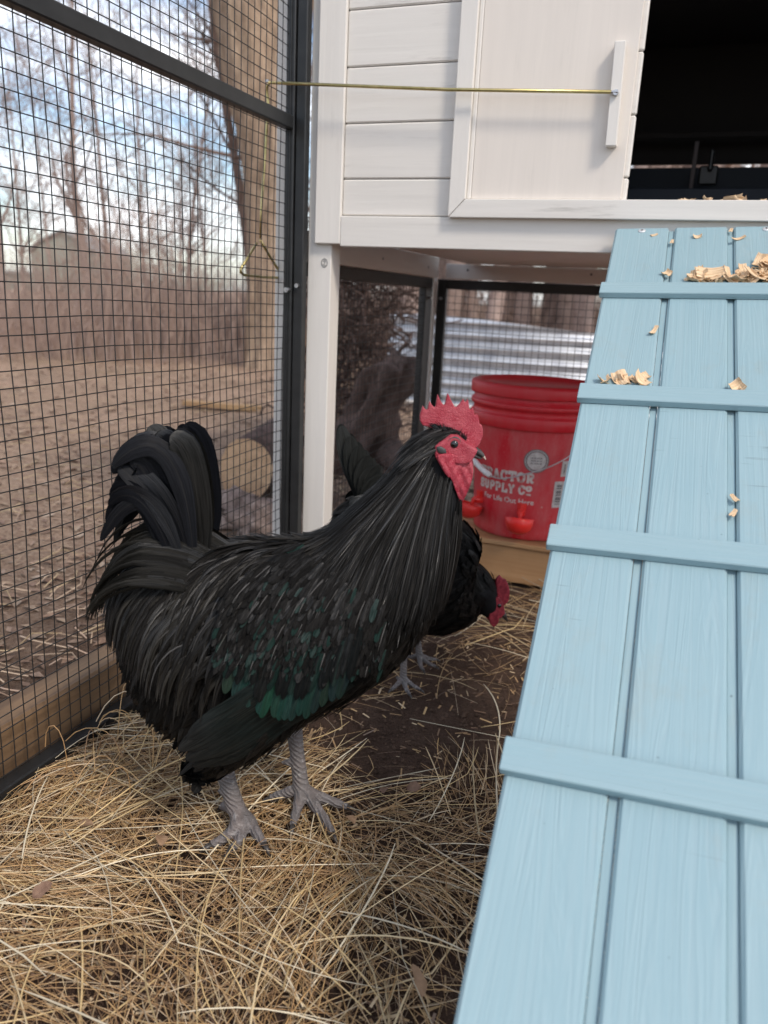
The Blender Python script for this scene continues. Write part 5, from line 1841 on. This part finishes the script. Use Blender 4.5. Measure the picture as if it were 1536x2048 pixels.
left_trees = [(0, -8.6, 8.2, 1.1, 'tall bare sapling at the far left edge beyond the wire'), (4, -7.4, 7.9, 1.0, 'thin bare sapling left of the pale barn'),
              (1, -9.2, 10.6, 1.0, 'bare tree rising in front of the pale barn'), (2, -7.2, 9.4, 1.15, 'slender bare sapling right of the pale barn'),
              (0, -6.6, 9.6, .9, 'bare sapling midway between barn and big trunk'), (4, -5.9, 8.9, 1.1, 'thin sapling nearest the slender dark tree'),
              (2, -8.0, 7.0, .9, 'small bare sapling low at the left edge')]
for (k, x, y, s, lb) in left_trees:
    place_tree(k, x, y, s, rw.random()*6, lb, 'bare trees left of the big trunk')
for i in range(26):
    f_ = i/25
    a = R(62)*f_-R(45)          # azimuth sweep of the wood edge, left to right
    dist = rw.uniform(9.5, 15)
    if a < R(-22) and i % 2: continue
    kk = rw.choice((0, 2, 4, 0)) if a < R(-22) else rw.choice((1, 3, 3, 1, 0))
    place_tree(kk, math.sin(a)*dist, math.cos(a)*dist, rw.uniform(.8, 1.3), rw.random()*6, 'bare trunk in the row of woodland behind the run', 'bare woodland trees behind the run')
for i in range(22):
    a = R(-19)+R(22)*i/21+rw.gauss(0, .006)
    dist = rw.uniform(7.0, 9.5)
    place_tree(rw.choice((1, 3, 3)), math.sin(a)*dist, math.cos(a)*dist, rw.uniform(.8, 1.35), rw.random()*6, 'bare trunk showing through the back wire panel above the metal sheet', 'bare trunks behind the metal sheet')

# brush: dense mass of twigs along the wood edge
m1, m2 = MB(), MB()
for i in range(11000):
    a = rw.uniform(R(-58), R(16))
    dist = rw.uniform(7.3, 13.5) if a < R(-25) else rw.uniform(8.0, 13.5)
    x, y = math.sin(a)*dist, math.cos(a)*dist
    tall = .30+1.0*max(0, .45+1.3*noise.noise((a*8, dist*.3, 2)))
    if a < R(-38): tall *= .75
    h = max(.15, tall*(.25+1.35*rw.random()**1.7))
    lx, ly = rw.gauss(0, .22), rw.gauss(0, .22)
    mm = m1 if rw.random() < .65 else m2
    r_ = rw.uniform(.0022, .006)
    mm.tube([(x, y, -.05), (x+lx*.3*h, y+ly*.3*h, h*.45), (x+lx*h, y+ly*h, h)], [r_, r_*.8, r_*.35], 3, False)
    for b_ in range(2):
        t_ = rw.uniform(.3, .8)
        bx, by, bz = x+lx*.3*h, y+ly*.3*h, h*t_
        mm.tube([(bx, by, bz), (bx+rw.gauss(0, .22)*h, by+rw.gauss(0, .22)*h, bz+h*rw.uniform(.15, .5))], [r_*.6, r_*.3], 3, False)
o = m1.build('brush', M['twig_red'], recalc=False); tag(o, 'tangled reddish brown brush along the wood edge', 'brush', kind='stuff')
o = m2.build('brush', M['twig'], recalc=False); tag(o, 'tangled grey brown brush mixed through the wood edge', 'brush', kind='stuff')

# leaf litter and twigs of the yard
m = MB()
LC = [(.41, .28, .215), (.33, .22, .168), (.50, .37, .285), (.56, .44, .325), (.25, .16, .122), (.60, .49, .385)]
for i in range(21000):
    dist = .3+7.5*rw.random()**1.6
    a = rw.uniform(R(-75), R(12))
    x, y = math.sin(a)*dist, math.cos(a)*dist
    if x > -.86 and y < 2.5: continue
    z = ground_z(x, y)+.002
    near_ = max(0, min(1, (-.95-x)/1.1)) if y < 2.6 else 1
    if rw.random() > .35+.65*near_: continue
    L = rw.uniform(.007, .022)*(1+.07*dist); ang = rw.random()*6.28
    c, s = math.cos(ang)*L, math.sin(ang)*L
    w_ = rw.uniform(.3, .6); h = rw.uniform(0, .5)*L
    q = rw.uniform(.6, 1.15)*(.8+.5*noise.noise((x*.9, y*.9, 8))); cc = rw.choice(LC); q *= .55+.45*near_
    m.add([(x-c, y-s, z), (x-s*w_, y+c*w_, z+h), (x+c, y+s, z+h*.4), (x+s*w_, y-c*w_, z+h*.7)], [(0, 1, 2), (0, 2, 3)], (cc[0]*q, cc[1]*q, cc[2]*q))
for i in range(2600):
    dist = .6+7*rw.random()**1.4
    a = rw.uniform(R(-75), R(8))
    x, y = math.sin(a)*dist, math.cos(a)*dist
    if x > -.86 and y < 2.5: continue
    L = rw.uniform(.04, .16); ang = rw.random()*6.28
    z = ground_z(x, y)+.006
    cc = rw.choice(LC[2:4]+[(.55, .44, .27)])
    m.tube([(x, y, z), (x+math.cos(ang)*L*.5, y+math.sin(ang)*L*.5, z+.012), (x+math.cos(ang+.4)*L, y+math.sin(ang+.4)*L, z)], .0014, 3, False, cc)
o = m.build('leaf_litter', M['leaf'], recalc=False); tag(o, 'brown leaf litter and dead grass over the yard', 'leaf litter', kind='stuff')
pk = part_box('loose_plank', M['plank'], None, -.22, .22, -.035, .035, 0, .03, bev=.003)
pk.location = (-2.45, 3.85, .0); pk.rotation_euler = (0, .03, .35)
tag(pk, 'short pale plank lying on the leaf litter beyond the wire', 'plank')

# far barn
bn = empty('pale_barn', (-36, 40, 0), 'pale grey green barn with a gabled end far behind the bare trees', 'barn')
mm = MB()
P = [(-39.2, -2), (-34.1, -2), (-34.1, 2.3), (-34.9, 2.9), (-36.6, 3.5), (-38.3, 2.9), (-39.2, 2.2)]
n_ = len(P)
mm.add([(x, 40, z) for x, z in P]+[(x-3, 47, z) for x, z in P], [tuple(range(n_)), tuple(reversed(range(n_, 2*n_)))]+[(i, (i+1) % n_, n_+(i+1) % n_, n_+i) for i in range(n_)])
mm.build('wall', M['barn'], bn)
mm = MB()
for a, b in ((2, 3), (3, 4), (4, 5), (5, 6)):
    (xa, za), (xb, zb_) = P[a], P[b]
    mm.add([(xa, 39.8, za+.06), (xb, 39.8, zb_+.06), (xb-3.1, 47.2, zb_+.06), (xa-3.1, 47.2, za+.06), (xa, 39.8, za+.18), (xb, 39.8, zb_+.18), (xb-3.1, 47.2, zb_+.18), (xa-3.1, 47.2, za+.18)],
           [(0, 1, 2, 3), (4, 5, 6, 7), (0, 1, 5, 4), (1, 2, 6, 5), (2, 3, 7, 6), (3, 0, 4, 7)])
mm.build('roof', M['barn_roof'], bn)
mm = MB(); mm.box(-46, -39.3, 40.5, 45, -2, 1.0); mm.build('lean_to', M['barn'], bn)
mm = MB(); mm.box(-46.2, -39.25, 40.3, 45.2, 1.01, 1.15); mm.build('roof', M['barn_roof'], bn)
